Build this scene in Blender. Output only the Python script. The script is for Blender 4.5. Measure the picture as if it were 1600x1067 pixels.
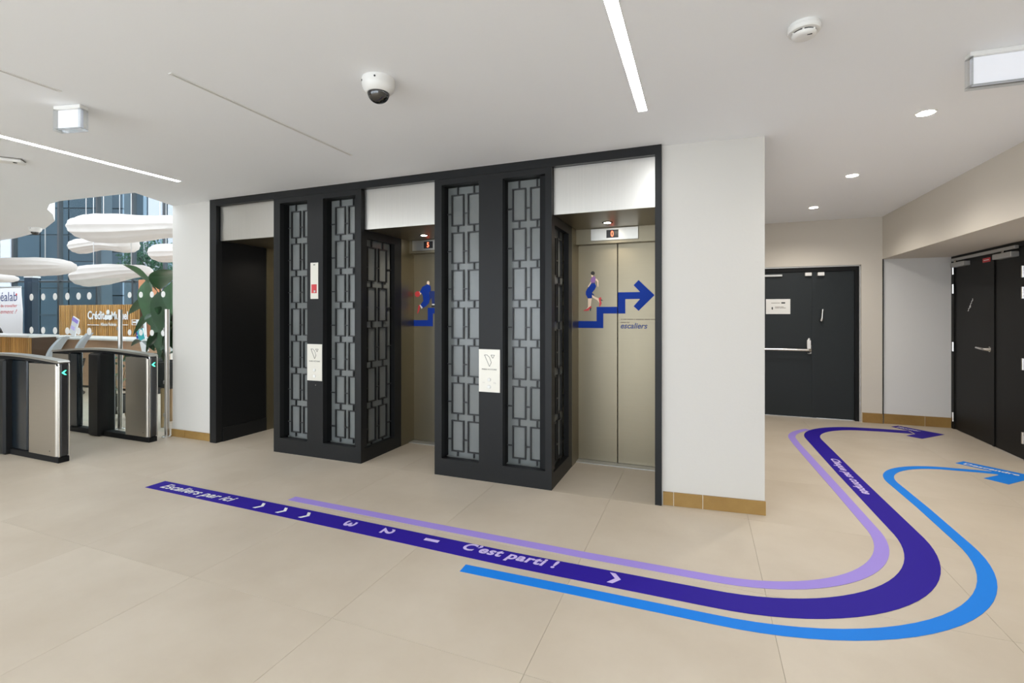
import bpy, math, random
from mathutils import Vector, Matrix
random.seed(7)
for o in list(bpy.data.objects):
    bpy.data.objects.remove(o)
SC = bpy.context.scene
COL = SC.collection

# ------------------------------------------------------------------ camera, world, lights, exposure
CAM_H, FOC, CXP, CYP = 1.4, 750.0, 800.0, 490.0
YAW = math.radians(21.5)
cd = bpy.data.cameras.new('camera'); cam = bpy.data.objects.new('camera', cd); COL.objects.link(cam)
cd.sensor_width = 36.0; cd.lens = FOC / 1600 * 36; cd.shift_y = -(533.5 - CYP) / 1600
cd.clip_start = 0.05; cd.clip_end = 300
cam.location = (0, 0, CAM_H); cam.rotation_euler = (math.pi / 2, 0, YAW)
SC.camera = cam
W = bpy.data.worlds.new('World'); SC.world = W; W.use_nodes = True
bg = W.node_tree.nodes['Background']
bg.inputs[0].default_value = (0.84, 0.92, 1.0, 1); bg.inputs[1].default_value = 2.6
SC.view_settings.view_transform = 'Standard'; SC.view_settings.look = 'None'
SC.view_settings.gamma = 1.0; SC.view_settings.use_curve_mapping = False
SC.view_settings.exposure = 0.97
LED_E = 17.0
CEIL = 2.635
RV = Vector((math.cos(YAW), math.sin(YAW), 0)); FV = Vector((-math.sin(YAW), math.cos(YAW), 0))

def at(px, py, t):
    """world point seen at a photo pixel at depth t"""
    return RV * ((px - CXP) / FOC * t) + FV * t + Vector((0, 0, CAM_H + (CYP - py) / FOC * t))
def on_y(px, py, Y):
    d = RV * ((px - CXP) / FOC) + FV
    t = Y / d.y
    return Vector((d.x * t, Y, CAM_H + (CYP - py) / FOC * t))

# ------------------------------------------------------------------ materials
MATS = {}
def mat(name, col, rough=0.5, metal=0.0, spec=0.5, emit=None, estr=0.0, noise=None, bump=None, rnd=0.0):
    """noise=(scale(3), amount, colour2) ; bump=(scale, strength) ; rnd = per-object tint"""
    if name in MATS: return MATS[name]
    m = bpy.data.materials.new(name); m.use_nodes = True
    nt = m.node_tree; b = nt.nodes['Principled BSDF']
    b.inputs['Base Color'].default_value = (*col, 1); b.inputs['Roughness'].default_value = rough
    b.inputs['Metallic'].default_value = metal; b.inputs['Specular IOR Level'].default_value = spec
    out = None
    if noise or bump or rnd:
        tc = nt.nodes.new('ShaderNodeTexCoord'); mp = nt.nodes.new('ShaderNodeMapping')
        nt.links.new(tc.outputs['Object'], mp.inputs[0])
        if rnd:
            oi = nt.nodes.new('ShaderNodeObjectInfo'); mul = nt.nodes.new('ShaderNodeVectorMath'); mul.operation = 'SCALE'
            cmb = nt.nodes.new('ShaderNodeCombineXYZ')
            for k in range(3): nt.links.new(oi.outputs['Random'], cmb.inputs[k])
            nt.links.new(cmb.outputs[0], mul.inputs[0]); mul.inputs['Scale'].default_value = 37.0
            nt.links.new(mul.outputs[0], mp.inputs['Location'])
    if noise:
        mp.inputs['Scale'].default_value = noise[0]
        n = nt.nodes.new('ShaderNodeTexNoise'); n.inputs['Scale'].default_value = 1.0; n.inputs['Detail'].default_value = 6
        n.inputs['Roughness'].default_value = 0.6
        nt.links.new(mp.outputs[0], n.inputs['Vector'])
        r = nt.nodes.new('ShaderNodeMapRange'); r.inputs[1].default_value = 0.3; r.inputs[2].default_value = 0.7
        nt.links.new(n.outputs['Fac'], r.inputs[0])
        mx = nt.nodes.new('ShaderNodeMix'); mx.data_type = 'RGBA'
        mx.inputs[6].default_value = (*col, 1); mx.inputs[7].default_value = (*noise[2], 1)
        r.inputs[4].default_value = noise[1]
        nt.links.new(r.outputs[0], mx.inputs[0]); out = mx.outputs[2]
        nt.links.new(out, b.inputs['Base Color'])
    if rnd:
        hv = nt.nodes.new('ShaderNodeHueSaturation'); mr = nt.nodes.new('ShaderNodeMapRange')
        mr.inputs[3].default_value = 1 - rnd; mr.inputs[4].default_value = 1 + rnd
        nt.links.new(oi.outputs['Random'], mr.inputs[0]); nt.links.new(mr.outputs[0], hv.inputs['Value'])
        if out: nt.links.new(out, hv.inputs['Color'])
        else: hv.inputs['Color'].default_value = (*col, 1)
        nt.links.new(hv.outputs[0], b.inputs['Base Color'])
    if bump:
        n2 = nt.nodes.new('ShaderNodeTexNoise'); n2.inputs['Scale'].default_value = bump[0]; n2.inputs['Detail'].default_value = 4
        nt.links.new(tc.outputs['Object'], n2.inputs['Vector'])
        bp = nt.nodes.new('ShaderNodeBump'); bp.inputs['Strength'].default_value = bump[1]; bp.inputs['Distance'].default_value = 0.01
        nt.links.new(n2.outputs['Fac'], bp.inputs['Height']); nt.links.new(bp.outputs[0], b.inputs['Normal'])
    if emit:
        b.inputs['Emission Color'].default_value = (*emit, 1); b.inputs['Emission Strength'].default_value = estr
    MATS[name] = m
    return m
def glass(name, tint, refl=0.08, rough=0.0):
    if name in MATS: return MATS[name]
    m = bpy.data.materials.new(name); m.use_nodes = True; nt = m.node_tree
    for n in list(nt.nodes): nt.nodes.remove(n)
    o = nt.nodes.new('ShaderNodeOutputMaterial'); t = nt.nodes.new('ShaderNodeBsdfTransparent'); g = nt.nodes.new('ShaderNodeBsdfGlossy')
    lw = nt.nodes.new('ShaderNodeLayerWeight'); lw.inputs[0].default_value = 0.25
    mr = nt.nodes.new('ShaderNodeMapRange'); mr.inputs[3].default_value = refl; mr.inputs[4].default_value = min(1, refl * 6)
    mx = nt.nodes.new('ShaderNodeMixShader'); g.inputs['Roughness'].default_value = rough
    t.inputs[0].default_value = (*tint, 1); nt.links.new(lw.outputs['Fresnel'], mr.inputs[0]); nt.links.new(mr.outputs[0], mx.inputs[0])
    nt.links.new(t.outputs[0], mx.inputs[1]); nt.links.new(g.outputs[0], mx.inputs[2]); nt.links.new(mx.outputs[0], o.inputs[0])
    MATS[name] = m
    return m

mat('ceiling', (0.90, 0.915, 0.935), 0.8, spec=0.2)
mat('plaster', (0.635, 0.615, 0.575), 0.75, spec=0.25, bump=(60, 0.05))
mat('plaster_cool', (0.72, 0.715, 0.70), 0.75, spec=0.25, bump=(60, 0.05))
mat('cream', (0.655, 0.61, 0.54), 0.75, spec=0.25, bump=(60, 0.05))
mat('tile', (0.62, 0.545, 0.445), 0.42, spec=0.3, noise=((1.6, 1.6, 1.6), 1.0, (0.545, 0.468, 0.37)), rnd=0.012, bump=(3, 0.02))
mat('joint', (0.55, 0.47, 0.37), 0.8)
mat('slab', (0.66, 0.565, 0.45), 0.42, spec=0.3, noise=((1.4, 1.4, 1.4), 1.0, (0.60, 0.51, 0.40)))
mat('black', (0.0145, 0.015, 0.0155), 0.42, spec=0.22, bump=(25, 0.01))
mat('black_matt', (0.008, 0.0083, 0.009), 0.6, spec=0.2)
mat('lattice', (0.016, 0.0165, 0.017), 0.35)
mat('smoked', (0.20, 0.21, 0.205), 0.22, spec=0.5, noise=((2.5, 2.5, 1.2), 0.8, (0.15, 0.165, 0.16)))
mat('steel', (0.27, 0.235, 0.168), 0.42, metal=1.0, noise=((3, 3, 140), 0.35, (0.29, 0.255, 0.185)))
mat('steel_panel', (0.52, 0.485, 0.43), 0.36, metal=1.0, noise=((3, 3, 140), 0.3, (0.46, 0.43, 0.375)))
mat('post_steel', (0.46, 0.44, 0.41), 0.3, metal=1.0)
mat('steel_bright', (0.60, 0.58, 0.54), 0.33, metal=1.0, noise=((140, 140, 2), 0.25, (0.72, 0.70, 0.65)))
mat('chrome', (0.75, 0.74, 0.72), 0.22, metal=1.0)
mat('alu', (0.52, 0.52, 0.51), 0.4, metal=0.6)
mat('stone', (0.35, 0.215, 0.068), 0.5, spec=0.3, noise=((5, 5, 5), 1.0, (0.27, 0.155, 0.045)), rnd=0.08)
mat('grout', (0.72, 0.66, 0.55), 0.8)
mat('purple', (0.028, 0.013, 0.30), 0.6, spec=0.1)
mat('lilac', (0.36, 0.27, 0.74), 0.6, spec=0.2)
mat('lilac_print', (0.62, 0.52, 0.88), 0.5, spec=0.3)
mat('white_print', (0.85, 0.85, 0.85), 0.5, spec=0.3)
mat('blue', (0.012, 0.22, 0.78), 0.6, spec=0.15)
mat('blue_print', (0.008, 0.042, 0.33), 0.65, spec=0.15)
mat('navy_print', (0.012, 0.03, 0.17), 0.4)
mat('grey_print', (0.16, 0.13, 0.10), 0.6)
mat('slot_grey', (0.50, 0.495, 0.485), 0.7)
mat('ink', (0.02, 0.02, 0.02), 0.6)
mat('skin_print', (0.83, 0.66, 0.52), 0.5)
mat('violet_print', (0.27, 0.13, 0.40), 0.5)
mat('red_print', (0.62, 0.05, 0.06), 0.5)
mat('door_slate', (0.020, 0.0245, 0.027), 0.45, spec=0.25, bump=(18, 0.015))
mat('door_black', (0.010, 0.010, 0.0098), 0.5, spec=0.22, bump=(18, 0.015))
mat('white_plastic', (0.82, 0.815, 0.79), 0.4)
mat('dark_plastic', (0.03, 0.03, 0.032), 0.25)
mat('plate', (0.74, 0.71, 0.63), 0.42, metal=0.25)
mat('led', (1, 1, 1), 0.5, emit=(0.93, 0.965, 1.0), estr=LED_E)
mat('spot_emit', (1, 1, 1), 0.5, emit=(1.0, 0.95, 0.86), estr=30)
mat('lift_spot', (1, 1, 1), 0.5, emit=(1.0, 0.92, 0.78), estr=14)
mat('sign_face', (0.86, 0.87, 0.92), 0.35, emit=(0.93, 0.95, 1.0), estr=0.07)
mat('digit', (0.9, 0.1, 0.05), 0.5, emit=(1.0, 0.13, 0.06), estr=2.2)
mat('green_led', (0.1, 0.9, 0.5), 0.5, emit=(0.05, 1.0, 0.5), estr=2.0)
mat('lamp_paper', (0.38, 0.365, 0.345), 0.8, emit=(1.0, 0.94, 0.88), estr=0.13)
mat('slat', (0.60, 0.32, 0.095), 0.55, noise=((12, 12, 2), 1.0, (0.47, 0.235, 0.065)), rnd=0.25)
mat('slat_back', (0.06, 0.028, 0.009), 0.7)
mat('wood_front', (0.50, 0.31, 0.19), 0.55, noise=((3, 3, 25), 0.7, (0.42, 0.25, 0.145)))
mat('leg_wood', (0.52, 0.36, 0.19), 0.5)
mat('counter_white', (0.80, 0.79, 0.76), 0.35)
mat('orange', (0.66, 0.27, 0.13), 0.7)
mat('banner', (0.78, 0.77, 0.78), 0.6)
mat('grey_fabric', (0.40, 0.42, 0.44), 0.8, bump=(300, 0.1))
mat('dark_blue', (0.010, 0.022, 0.040), 0.4, spec=0.3)
mat('dark_tint', (0.008, 0.013, 0.018), 0.2)
mat('leaf_green', (0.030, 0.075, 0.030), 0.35, noise=((8, 8, 8), 1.0, (0.045, 0.11, 0.045)), rnd=0.35)
mat('leaf_light', (0.06, 0.17, 0.05), 0.5, noise=((6, 6, 6), 1.0, (0.03, 0.09, 0.025)), rnd=0.3)
mat('tree_green', (0.05, 0.16, 0.06), 0.6, noise=((3, 3, 3), 1.0, (0.09, 0.24, 0.11)))
mat('stem', (0.08, 0.10, 0.045), 0.6)
mat('bark', (0.10, 0.07, 0.05), 0.8)
mat('flower_red', (0.55, 0.06, 0.07), 0.5)
mat('flower_pink', (0.75, 0.42, 0.38), 0.5)
mat('pot_dark', (0.035, 0.037, 0.038), 0.5)
mat('earth', (0.03, 0.02, 0.015), 0.9)
mat('facade_blue', (0.060, 0.085, 0.105), 0.6, spec=0.2, noise=((0.7, 0.7, 0.7), 0.8, (0.045, 0.068, 0.088)), rnd=0.15)
mat('facade_dark', (0.03, 0.05, 0.065), 0.3)
mat('facade_white', (0.62, 0.56, 0.58), 0.6)
mat('facade_pale', (0.24, 0.29, 0.34), 0.5, spec=0.3, rnd=0.1)
mat('mullion', (0.012, 0.016, 0.021), 0.4)
mat('paving', (0.80, 0.80, 0.80), 0.8)
mat('teal_print', (0.05, 0.42, 0.45), 0.5)
glass('pane_glass', (0.66, 0.72, 0.74), 0.004)
glass('clear_glass', (0.96, 0.985, 0.98), 0.008)
glass('dome_glass', (0.10, 0.10, 0.11), 0.12)
glass('acrylic', (0.93, 0.95, 0.96), 0.10)

# ------------------------------------------------------------------ mesh helpers
class MB:
    def __init__(s): s.v = []; s.f = []
    def add(s, vs, fs):
        o = len(s.v); s.v += [Vector(p) for p in vs]; s.f += [tuple(i + o for i in f) for f in fs]; return s
    def box(s, x0, x1, y0, y1, z0, z1):
        return s.add([(x0,y0,z0),(x1,y0,z0),(x1,y1,z0),(x0,y1,z0),(x0,y0,z1),(x1,y0,z1),(x1,y1,z1),(x0,y1,z1)],
                     [(0,3,2,1),(4,5,6,7),(0,1,5,4),(1,2,6,5),(2,3,7,6),(3,0,4,7)])
    def bevbox(s, x0, x1, y0, y1, z0, z1, b):
        """box with its vertical and horizontal edges chamfered by b"""
        vs = []
        for z, i in ((z0, b), (z0 + b, 0), (z1 - b, 0), (z1, b)):
            c = b
            for (x, y) in ((x0+c+i*0, y0+i), (x1-c, y0+i), (x1-i, y0+c), (x1-i, y1-c), (x1-c, y1-i), (x0+c, y1-i), (x0+i, y1-c), (x0+i, y0+c)):
                vs.append((x, y, z))
        fs = [tuple(range(7, -1, -1)), tuple(range(24, 32))]
        for k in range(3):
            for j in range(8): fs.append((k*8+j, k*8+(j+1)%8, k*8+8+(j+1)%8, k*8+8+j))
        return s.add(vs, fs)
    def prism(s, poly, z0, z1, fn=None):
        n = len(poly); fn = fn or (lambda a, b, c: (a, b, c))
        vs = [fn(p[0], p[1], z0) for p in poly] + [fn(p[0], p[1], z1) for p in poly]
        area = sum(poly[i][0]*poly[(i+1)%n][1] - poly[(i+1)%n][0]*poly[i][1] for i in range(n))
        fs = [tuple(range(n-1, -1, -1)), tuple(range(n, 2*n))] + [(i, (i+1)%n, n+(i+1)%n, n+i) for i in range(n)]
        if area < 0: fs = [f[::-1] for f in fs]
        return s.add(vs, fs)
    def wallpoly(s, poly, y0, y1):
        """polygon in (x,z), extruded along y"""
        return s.prism(poly, y0, y1, lambda a, b, c: (a, c, b))
    def tube(s, path, rad, n=10, cap=True):
        path = [Vector(p) for p in path]; rs = rad if isinstance(rad, (list, tuple)) else [rad]*len(path)
        o = len(s.v); up = None
        for i, p in enumerate(path):
            d = (path[min(i+1, len(path)-1)] - path[max(i-1, 0)]).normalized()
            if up is None: up = Vector((0,0,1)) if abs(d.z) < 0.9 else Vector((1,0,0))
            a = d.cross(up).normalized(); b = d.cross(a).normalized(); up = -b if False else up
            for k in range(n):
                t = 2*math.pi*k/n; s.v.append(p + a*(math.cos(t)*rs[i]) + b*(math.sin(t)*rs[i]))
        for i in range(len(path)-1):
            for k in range(n): s.f.append((o+i*n+k, o+i*n+(k+1)%n, o+(i+1)*n+(k+1)%n, o+(i+1)*n+k))
        if cap: s.f += [tuple(o+k for k in range(n-1, -1, -1)), tuple(o+(len(path)-1)*n+k for k in range(n))]
        return s
    def lathe(s, prof, c, n=24):
        """prof of (r, z); revolved about vertical axis at c"""
        o = len(s.v); c = Vector(c)
        for r, z in prof:
            for k in range(n):
                t = 2*math.pi*k/n; s.v.append(c + Vector((r*math.cos(t), r*math.sin(t), z)))
        for i in range(len(prof)-1):
            for k in range(n): s.f.append((o+i*n+k, o+i*n+(k+1)%n, o+(i+1)*n+(k+1)%n, o+(i+1)*n+k))
        s.f += [tuple(o+k for k in range(n-1, -1, -1)), tuple(o+(len(prof)-1)*n+k for k in range(n))]
        return s
    def xf(s, M):
        s.v = [M @ p for p in s.v]; return s
    def build(s, name, m, parent=None, smooth=False, org=None):
        if parent is not None: org = origin_of(parent)
        elif org is None:
            xs = [p.x for p in s.v]; ys = [p.y for p in s.v]; zs = [p.z for p in s.v]
            org = Vector(((min(xs)+max(xs))/2, (min(ys)+max(ys))/2, min(zs)))
        me = bpy.data.meshes.new(name); me.from_pydata([p - org for p in s.v], [], s.f); me.update()
        me.materials.append(MATS[m])
        if smooth:
            for p in me.polygons: p.use_smooth = True
            try: me.set_sharp_from_angle(angle=math.radians(40))
            except Exception: pass
        o = bpy.data.objects.new(name, me); COL.objects.link(o)
        if parent is not None: o.parent = parent
        else: o.location = org
        ORG[o.name] = Vector(org)
        return o
ORG = {}
def origin_of(o): return ORG[o.name]
def tag(o, label=None, cat=None, group=None, kind=None):
    for k, v in (('label', label), ('category', cat), ('group', group), ('kind', kind)):
        if v: o[k] = v
    return o
def empty(name, loc, label=None, cat=None, group=None, kind=None):
    o = bpy.data.objects.new(name, None); COL.objects.link(o); o.location = loc; o.empty_display_size = 0.1
    ORG[o.name] = Vector(loc)
    return tag(o, label, cat, group, kind)
def struct(mb, name, m, smooth=False): return tag(mb.build(name, m, smooth=smooth), kind='structure')
def inst(name, mesh, parent, loc):
    """another object on shared mesh data, world loc"""
    o = bpy.data.objects.new(name, mesh); COL.objects.link(o)
    if parent is not None:
        o.parent = parent; o.location = Vector(loc) - origin_of(parent)
    else: o.location = loc
    ORG[o.name] = Vector(loc)
    return o
def mesh_of(mb, name, m, smooth=False):
    me = bpy.data.meshes.new(name); me.from_pydata(mb.v, [], mb.f); me.update(); me.materials.append(MATS[m])
    if smooth:
        for p in me.polygons: p.use_smooth = True
    return me
def text(name, body, w, h, m, parent, place, bold=0.012, shear=0.0, depth=0.0012, space=1.0):
    """lettering w wide, h tall, laid in local (x,y) from the lower left corner, then placed by matrix 'place' (world)"""
    cu = bpy.data.curves.new(name, 'FONT'); cu.body = body; cu.size = 1.0; cu.shear = shear; cu.offset = bold
    cu.space_character = space; cu.resolution_u = 4
    t = bpy.data.objects.new(name, cu); COL.objects.link(t)
    dg = bpy.context.evaluated_depsgraph_get(); me = bpy.data.meshes.new_from_object(t.evaluated_get(dg))
    bpy.data.objects.remove(t); bpy.data.curves.remove(cu)
    mb = MB(); vs = [v.co.copy() for v in me.vertices]; fs = [tuple(p.vertices) for p in me.polygons]
    bpy.data.meshes.remove(me)
    x0 = min(v.x for v in vs); x1 = max(v.x for v in vs); y0 = min(v.y for v in vs); y1 = max(v.y for v in vs)
    vs = [Vector(((v.x-x0)/(x1-x0)*w, (v.y-y0)/(y1-y0)*h, depth)) for v in vs]
    mb.add(vs, fs); mb.xf(place)
    return mb.build(name, m, parent)
def M_floor(x, y, z, ang=0): return Matrix.Translation((x, y, z)) @ Matrix.Rotation(ang, 4, 'Z')
def M_wall(x, y, z): return Matrix.Translation((x, y, z)) @ Matrix.Rotation(math.pi/2, 4, 'X')     # reads in +x, faces -y

# ------------------------------------------------------------------ the setting
YB = 7.42          # corridor end wall
XR = 2.15          # corridor right wall
XD = 2.85          # recessed double door plane
fl = MB().box(-27, 3.2, -3.6, 16, -0.25, -0.006)
floor = struct(fl, 'floor', 'slab')
tp = 0.94; g = 0.0006
tile_me = mesh_of(MB().bevbox(-tp/2+g, tp/2-g, -tp/2+g, tp/2-g, -0.0055, 0.0, 0.0005), 'tile', 'tile')
for i in range(-8, 6):
    for j in range(-2, 7):
        x = -1.58 + tp*(i+0.5); y = 1.75 + tp*(j+0.5)
        if x > 2.9: continue
        inst('tile', tile_me, floor, (x, y, 0))
# ceiling slab with the round-edged mezzanine end over the lobby
cpoly = [(3.2, -3.6), (3.2, 7.9), (-5.63, 7.9), (-5.63, 3.69), (-5.383, 3.15), (-6.55, 3.08), (-6.85, 3.13), (-7.2, 3.27), (-7.5, 3.46), (-8.015, 3.72),
         (-8.86, 4.0), (-9.61, 4.19), (-10.42, 4.33), (-11.6, 4.42), (-27, 4.6), (-27, -3.6)]
ceiling = struct(MB().prism(cpoly, CEIL, CEIL + 0.4), 'ceiling', 'ceiling')
# walls
struct(MB().box(-5.63, -4.975, 3.69, YB, 0, CEIL), 'wall_left', 'plaster')
struct(MB().prism([(-0.268, 3.685), (0.412, 3.748), (0.412, YB), (-0.268, YB)], 0, CEIL), 'wall_front', 'plaster')
struct(MB().box(-5.63, -0.268, 4.62, 4.8, 0, CEIL), 'wall_shaft', 'black_matt')
bw = MB().box(1.925, XR, YB, YB+0.25, 0, CEIL).box(0.3, 1.925, YB, YB+0.25, 2.035, CEIL).box(0.3, 0.42, YB, YB+0.25, 0, 2.035)
struct(bw, 'wall_back', 'cream')
struct(MB().box(XR, XD+0.35, -3.6, 4.2, 0, CEIL).box(XR, XD+0.35, 4.2, YB+0.25, 2.095, CEIL), 'wall_right', 'cream')
struct(MB().box(XR+0.012, XD+0.35, YB+0.02, YB+0.25, 0, 2.095), 'wall_recess', 'plaster_cool')
struct(MB().box(XR, XR+0.012, YB-0.002, YB+0.25, 0, 2.095), 'trim_1', 'black_matt')
struct(MB().box(XD+0.06, XD+0.35, 4.2, 5.95, 0, 2.095), 'wall_recess_side', 'plaster_cool')
# lobby: tall hall, core side, roof, far wall
struct(MB().box(-27, -4.9, 3.0, 16, 7.6, 7.8), 'wall_lobby_roof', 'ceiling')
struct(MB().box(-5.6, -5.2, 4.9, 16, CEIL+0.4, 7.6).box(-5.6, -5.2, YB, 16, 0, CEIL), 'wall_lobby', 'plaster')
struct(MB().box(-27.2, -27, -3.6, 6.5, 0, 7.8), 'wall_lobby_end', 'plaster')

def baseboard(name, pts, h, th, cuts):
    """stone skirting along pts[0]->pts[1]; cuts = fractions where the stones meet"""
    a, b = Vector((*pts[0], 0)), Vector((*pts[1], 0)); d = (b-a); L = d.length; d.normalize(); n = Vector((d.y, -d.x, 0))
    def blk(s0, s1, z0, z1, t0, t1):
        p = [a + d*s0 + n*t0, a + d*s1 + n*t0, a + d*s1 + n*t1, a + d*s0 + n*t1]
        return MB().prism([(q.x, q.y) for q in p], z0, z1)
    root = struct(blk(0, L, 0, h - 0.004, 0.0, th - 0.004), name, 'grout')
    cs = [0] + [c*L for c in cuts] + [L]
    for i in range(len(cs)-1):
        blk(cs[i] + 0.0025, cs[i+1] - 0.0025, 0.002, h, 0.001, th).build('stone', 'stone', root)
    return root
baseboard('baseboard_front', [(-0.262, 3.685), (0.418, 3.748)], 0.098, 0.016, [0.11, 0.40])
baseboard('baseboard_left', [(-5.63, 3.69), (-4.98, 3.69)], 0.085, 0.016, [0.35])
baseboard('baseboard_back', [(1.93, YB), (XR, YB)], 0.125, 0.018, [])
baseboard('baseboard_recess', [(XR+0.014, YB+0.02), (XD-0.005, YB+0.02)], 0.125, 0.018, [0.62])

# black surround of the three lift bays
tr = empty('trim_2', (-2.6, 3.67, 0), kind='structure')
MB().box(-4.972, -0.268, 3.652, 3.72, 2.565, CEIL).build('beam', 'black', tr)
MB().box(-4.972, -4.875, 3.652, 3.72, 0, 2.565).build('post', 'black', tr)
MB().box(-0.314, -0.268, 3.652, 3.72, 0, 2.565).build('post', 'black', tr)
MB().box(-4.972, -4.872, 3.72, 4.34, 0, 2.19).build('side_panel', 'black_matt', tr)
MB().box(-4.872, -4.864, 3.73, 4.44, 0, 0.15).build('skirting', 'black', tr)
MB().box(-0.30, -0.268, 3.72, 4.6, 0, 2.19).build('side_panel', 'steel', tr)

# ------------------------------------------------------------------ lift bays
def poly_on(parent, name, pts, m, y=4.5295):
    """flat print on a door, points (x,z)"""
    return MB().wallpoly(pts, y - 0.0012, y - 0.0004).build(name, m, parent)
def ell(cx, cy, rx, ry, n=14): return [(cx + rx*math.cos(2*math.pi*k/n), cy + ry*math.sin(2*math.pi*k/n)) for k in range(n)]
YD = 4.53
def lift(x0, x1, xc, half, label, digit, ds=0.0):
    r = empty('elevator', ((x0+x1)/2, 4.1, 0), label, 'elevator', 'lifts between the black screens')
    MB().box(x0+0.002, x1-0.002, 3.695, 3.712, 2.19, 2.563).build('header_panel', 'steel_bright', r)
    MB().box(x0+0.002, x1-0.002, 3.712, 4.6, 2.19, 2.205).build('soffit', 'steel', r)
    MB().box(x0-0.10, x0+0.001, 4.292, 4.60, 0, 2.19).build('jamb', 'steel', r)
    lt = MB().box(x0, x1, 4.44, 4.61, 2.05, 2.19).build('lintel', 'steel', r)
    xd = xc + ds
    MB().bevbox(xd-0.23, xd+0.20, 4.425, 4.441, 2.075, 2.185, 0.002).build('display_plate', 'steel_bright', lt)
    MB().box(xd-0.085, xd+0.025, 4.4225, 4.4255, 2.095, 2.168).build('display_screen', 'dark_plastic', lt)
    text('digit', digit, 0.026, 0.052, 'digit', lt, M_wall(xd-0.045, 4.421, 2.105), bold=0.02)
    leaves = []
    for s in (-1, 1):
        a, b = (xc-half, xc-0.003) if s < 0 else (xc+0.003, xc+half)
        leaves.append(MB().bevbox(a, b, YD, YD+0.04, 0.008, 2.06, 0.002).build('door_leaf', 'steel', r))
    MB().box(x0, x1, 4.575, 4.6, 0, 2.19).build('shaft_back', 'black_matt', r)
    MB().box(x0, x1, 4.43, 4.575, 0.0005, 0.007).build('sill', 'alu', r)
    sp = MB().lathe([(0.045, 0), (0.045, 0.004), (0.030, 0.004), (0.030, 0.0)], (xc-0.03, 4.17, 2.186), 20).build('spot_ring', 'black_matt', r, True)
    MB().lathe([(0.030, 0), (0.030, 0.002)], (xc-0.03, 4.17, 2.1842), 20).build('spot_lens', 'lift_spot', sp)
    li = bpy.data.lights.new('lift_beam', 'SPOT'); li.energy = 7; li.color = (1, 0.90, 0.74); li.spot_size = math.radians(150); li.spot_blend = 0.8; li.shadow_soft_size = 0.03
    lo = bpy.data.objects.new('lift_beam', li); COL.objects.link(lo); lo.parent = r; lo.location = Vector((xc-0.03, 4.17, 2.175)) - origin_of(r)
    return r, leaves
L1, lv1 = lift(-4.864, -4.04, -4.45, 0.405, 'lift in the dark leftmost bay behind the first screen pillar', '0')
L2, lv2 = lift(-2.948, -2.165, -2.565, 0.388, 'lift in the middle bay with a crouching man printed on its door', '5', -0.105)
L3, lv3 = lift(-1.098, -0.302, -0.725, 0.386, 'lift in the right bay with a walking woman and blue arrow', '0')

def stair_print(leaves, dx):
    sh = lambda pts: [(x + dx, z) for x, z in pts]
    poly_on(leaves[0], 'stair_print', sh([(-1.109, 1.329), (-0.922, 1.329), (-0.922, 1.464), (-0.729, 1.464), (-0.729, 1.401), (-0.858, 1.401), (-0.858, 1.263), (-1.109, 1.263)]), 'blue_print')
    poly_on(leaves[1], 'arrow_print', sh([(-0.721, 1.599), (-0.521, 1.599), (-0.579, 1.662), (-0.534, 1.709), (-0.393, 1.568), (-0.534, 1.426), (-0.579, 1.468), (-0.521, 1.535), (-0.654, 1.535), (-0.654, 1.401), (-0.721, 1.401)]), 'blue_print')
    text('lettering', 'escaliers', 0.242, 0.052, 'navy_print', leaves[1], M_wall(-0.697 + dx, YD - 0.0002, 1.262), bold=0.022, shear=0.25)
    small = MB()
    for zz, ws in ((1.347, [.016, .03, .055, .008, .07, .05, .036]), (1.318, [.05, .022])):
        x = -0.696
        for w in ws: small.box(x + dx, x + w + dx, YD - 0.0012, YD - 0.0004, zz - 0.0035, zz + 0.0035); x += w + 0.007
    small.build('small_print', 'grey_print', leaves[1])
stair_print(lv3, 0.0); stair_print(lv2, -1.848)
def crop_poly(parent, name, pts, m, ox, oy, s, y):
    q = [on_y(ox + a/s, oy + b/s, y) for a, b in pts]
    return MB().wallpoly([(p.x, p.z) for p in q], y - 0.0007, y).build(name, m, parent)
def woman(par):
    A = (900, 415, 13.34)
    P = lambda n, pts, m, k=0: crop_poly(par, n, pts, m, *A, YD - 0.0006 - 0.0008*k)
    P('print_leg', [(335,610),(375,640),(470,680),(490,780),(440,720),(340,660)], 'skin_print')
    P('print_leg', [(250,685),(330,680),(310,840),(275,900),(215,905),(250,860)], 'skin_print')
    P('print_arm', [(312,330),(328,348),(268,440),(246,440)], 'skin_print')
    P('print_arm', [(402,262),(440,278),(468,320),(466,440),(450,440),(443,335),(408,305)], 'skin_print')
    P('print_back_flap', [(330,565),(372,595),(382,632),(330,605)], 'navy_print', 1)  # dark back flap of the printed skirt
    P('print_skirt', [(318,378),(394,368),(422,430),(388,500),(336,560),(330,680),(245,680),(203,600),(205,540),(235,480)], 'blue_print', 1)
    P('print_face', ell(338, 205, 20, 36), 'skin_print')
    P('print_top', [(350,238),(388,215),(410,270),(396,362),(318,370),(305,300),(325,252)], 'violet_print', 1)
    P('print_belt', [(318,362),(394,352),(394,374),(318,380)], 'navy_print', 2)
    P('print_hair', ell(350, 158, 42, 42), 'ink', 1)
    P('print_shoe', [(150,935),(220,905),(310,840),(328,870),(290,892),(260,938),(180,946)], 'red_print', 1)
    P('print_shoe', [(470,680),(520,655),(532,700),(515,722),(536,790),(505,848),(480,842),(492,780)], 'red_print', 1)
    P('print_heel', [(290,890),(320,880),(306,946),(294,946)], 'ink', 2)
    P('print_heel', [(510,698),(518,728),(572,736)], 'ink', 2)
woman(lv3[0])
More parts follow.
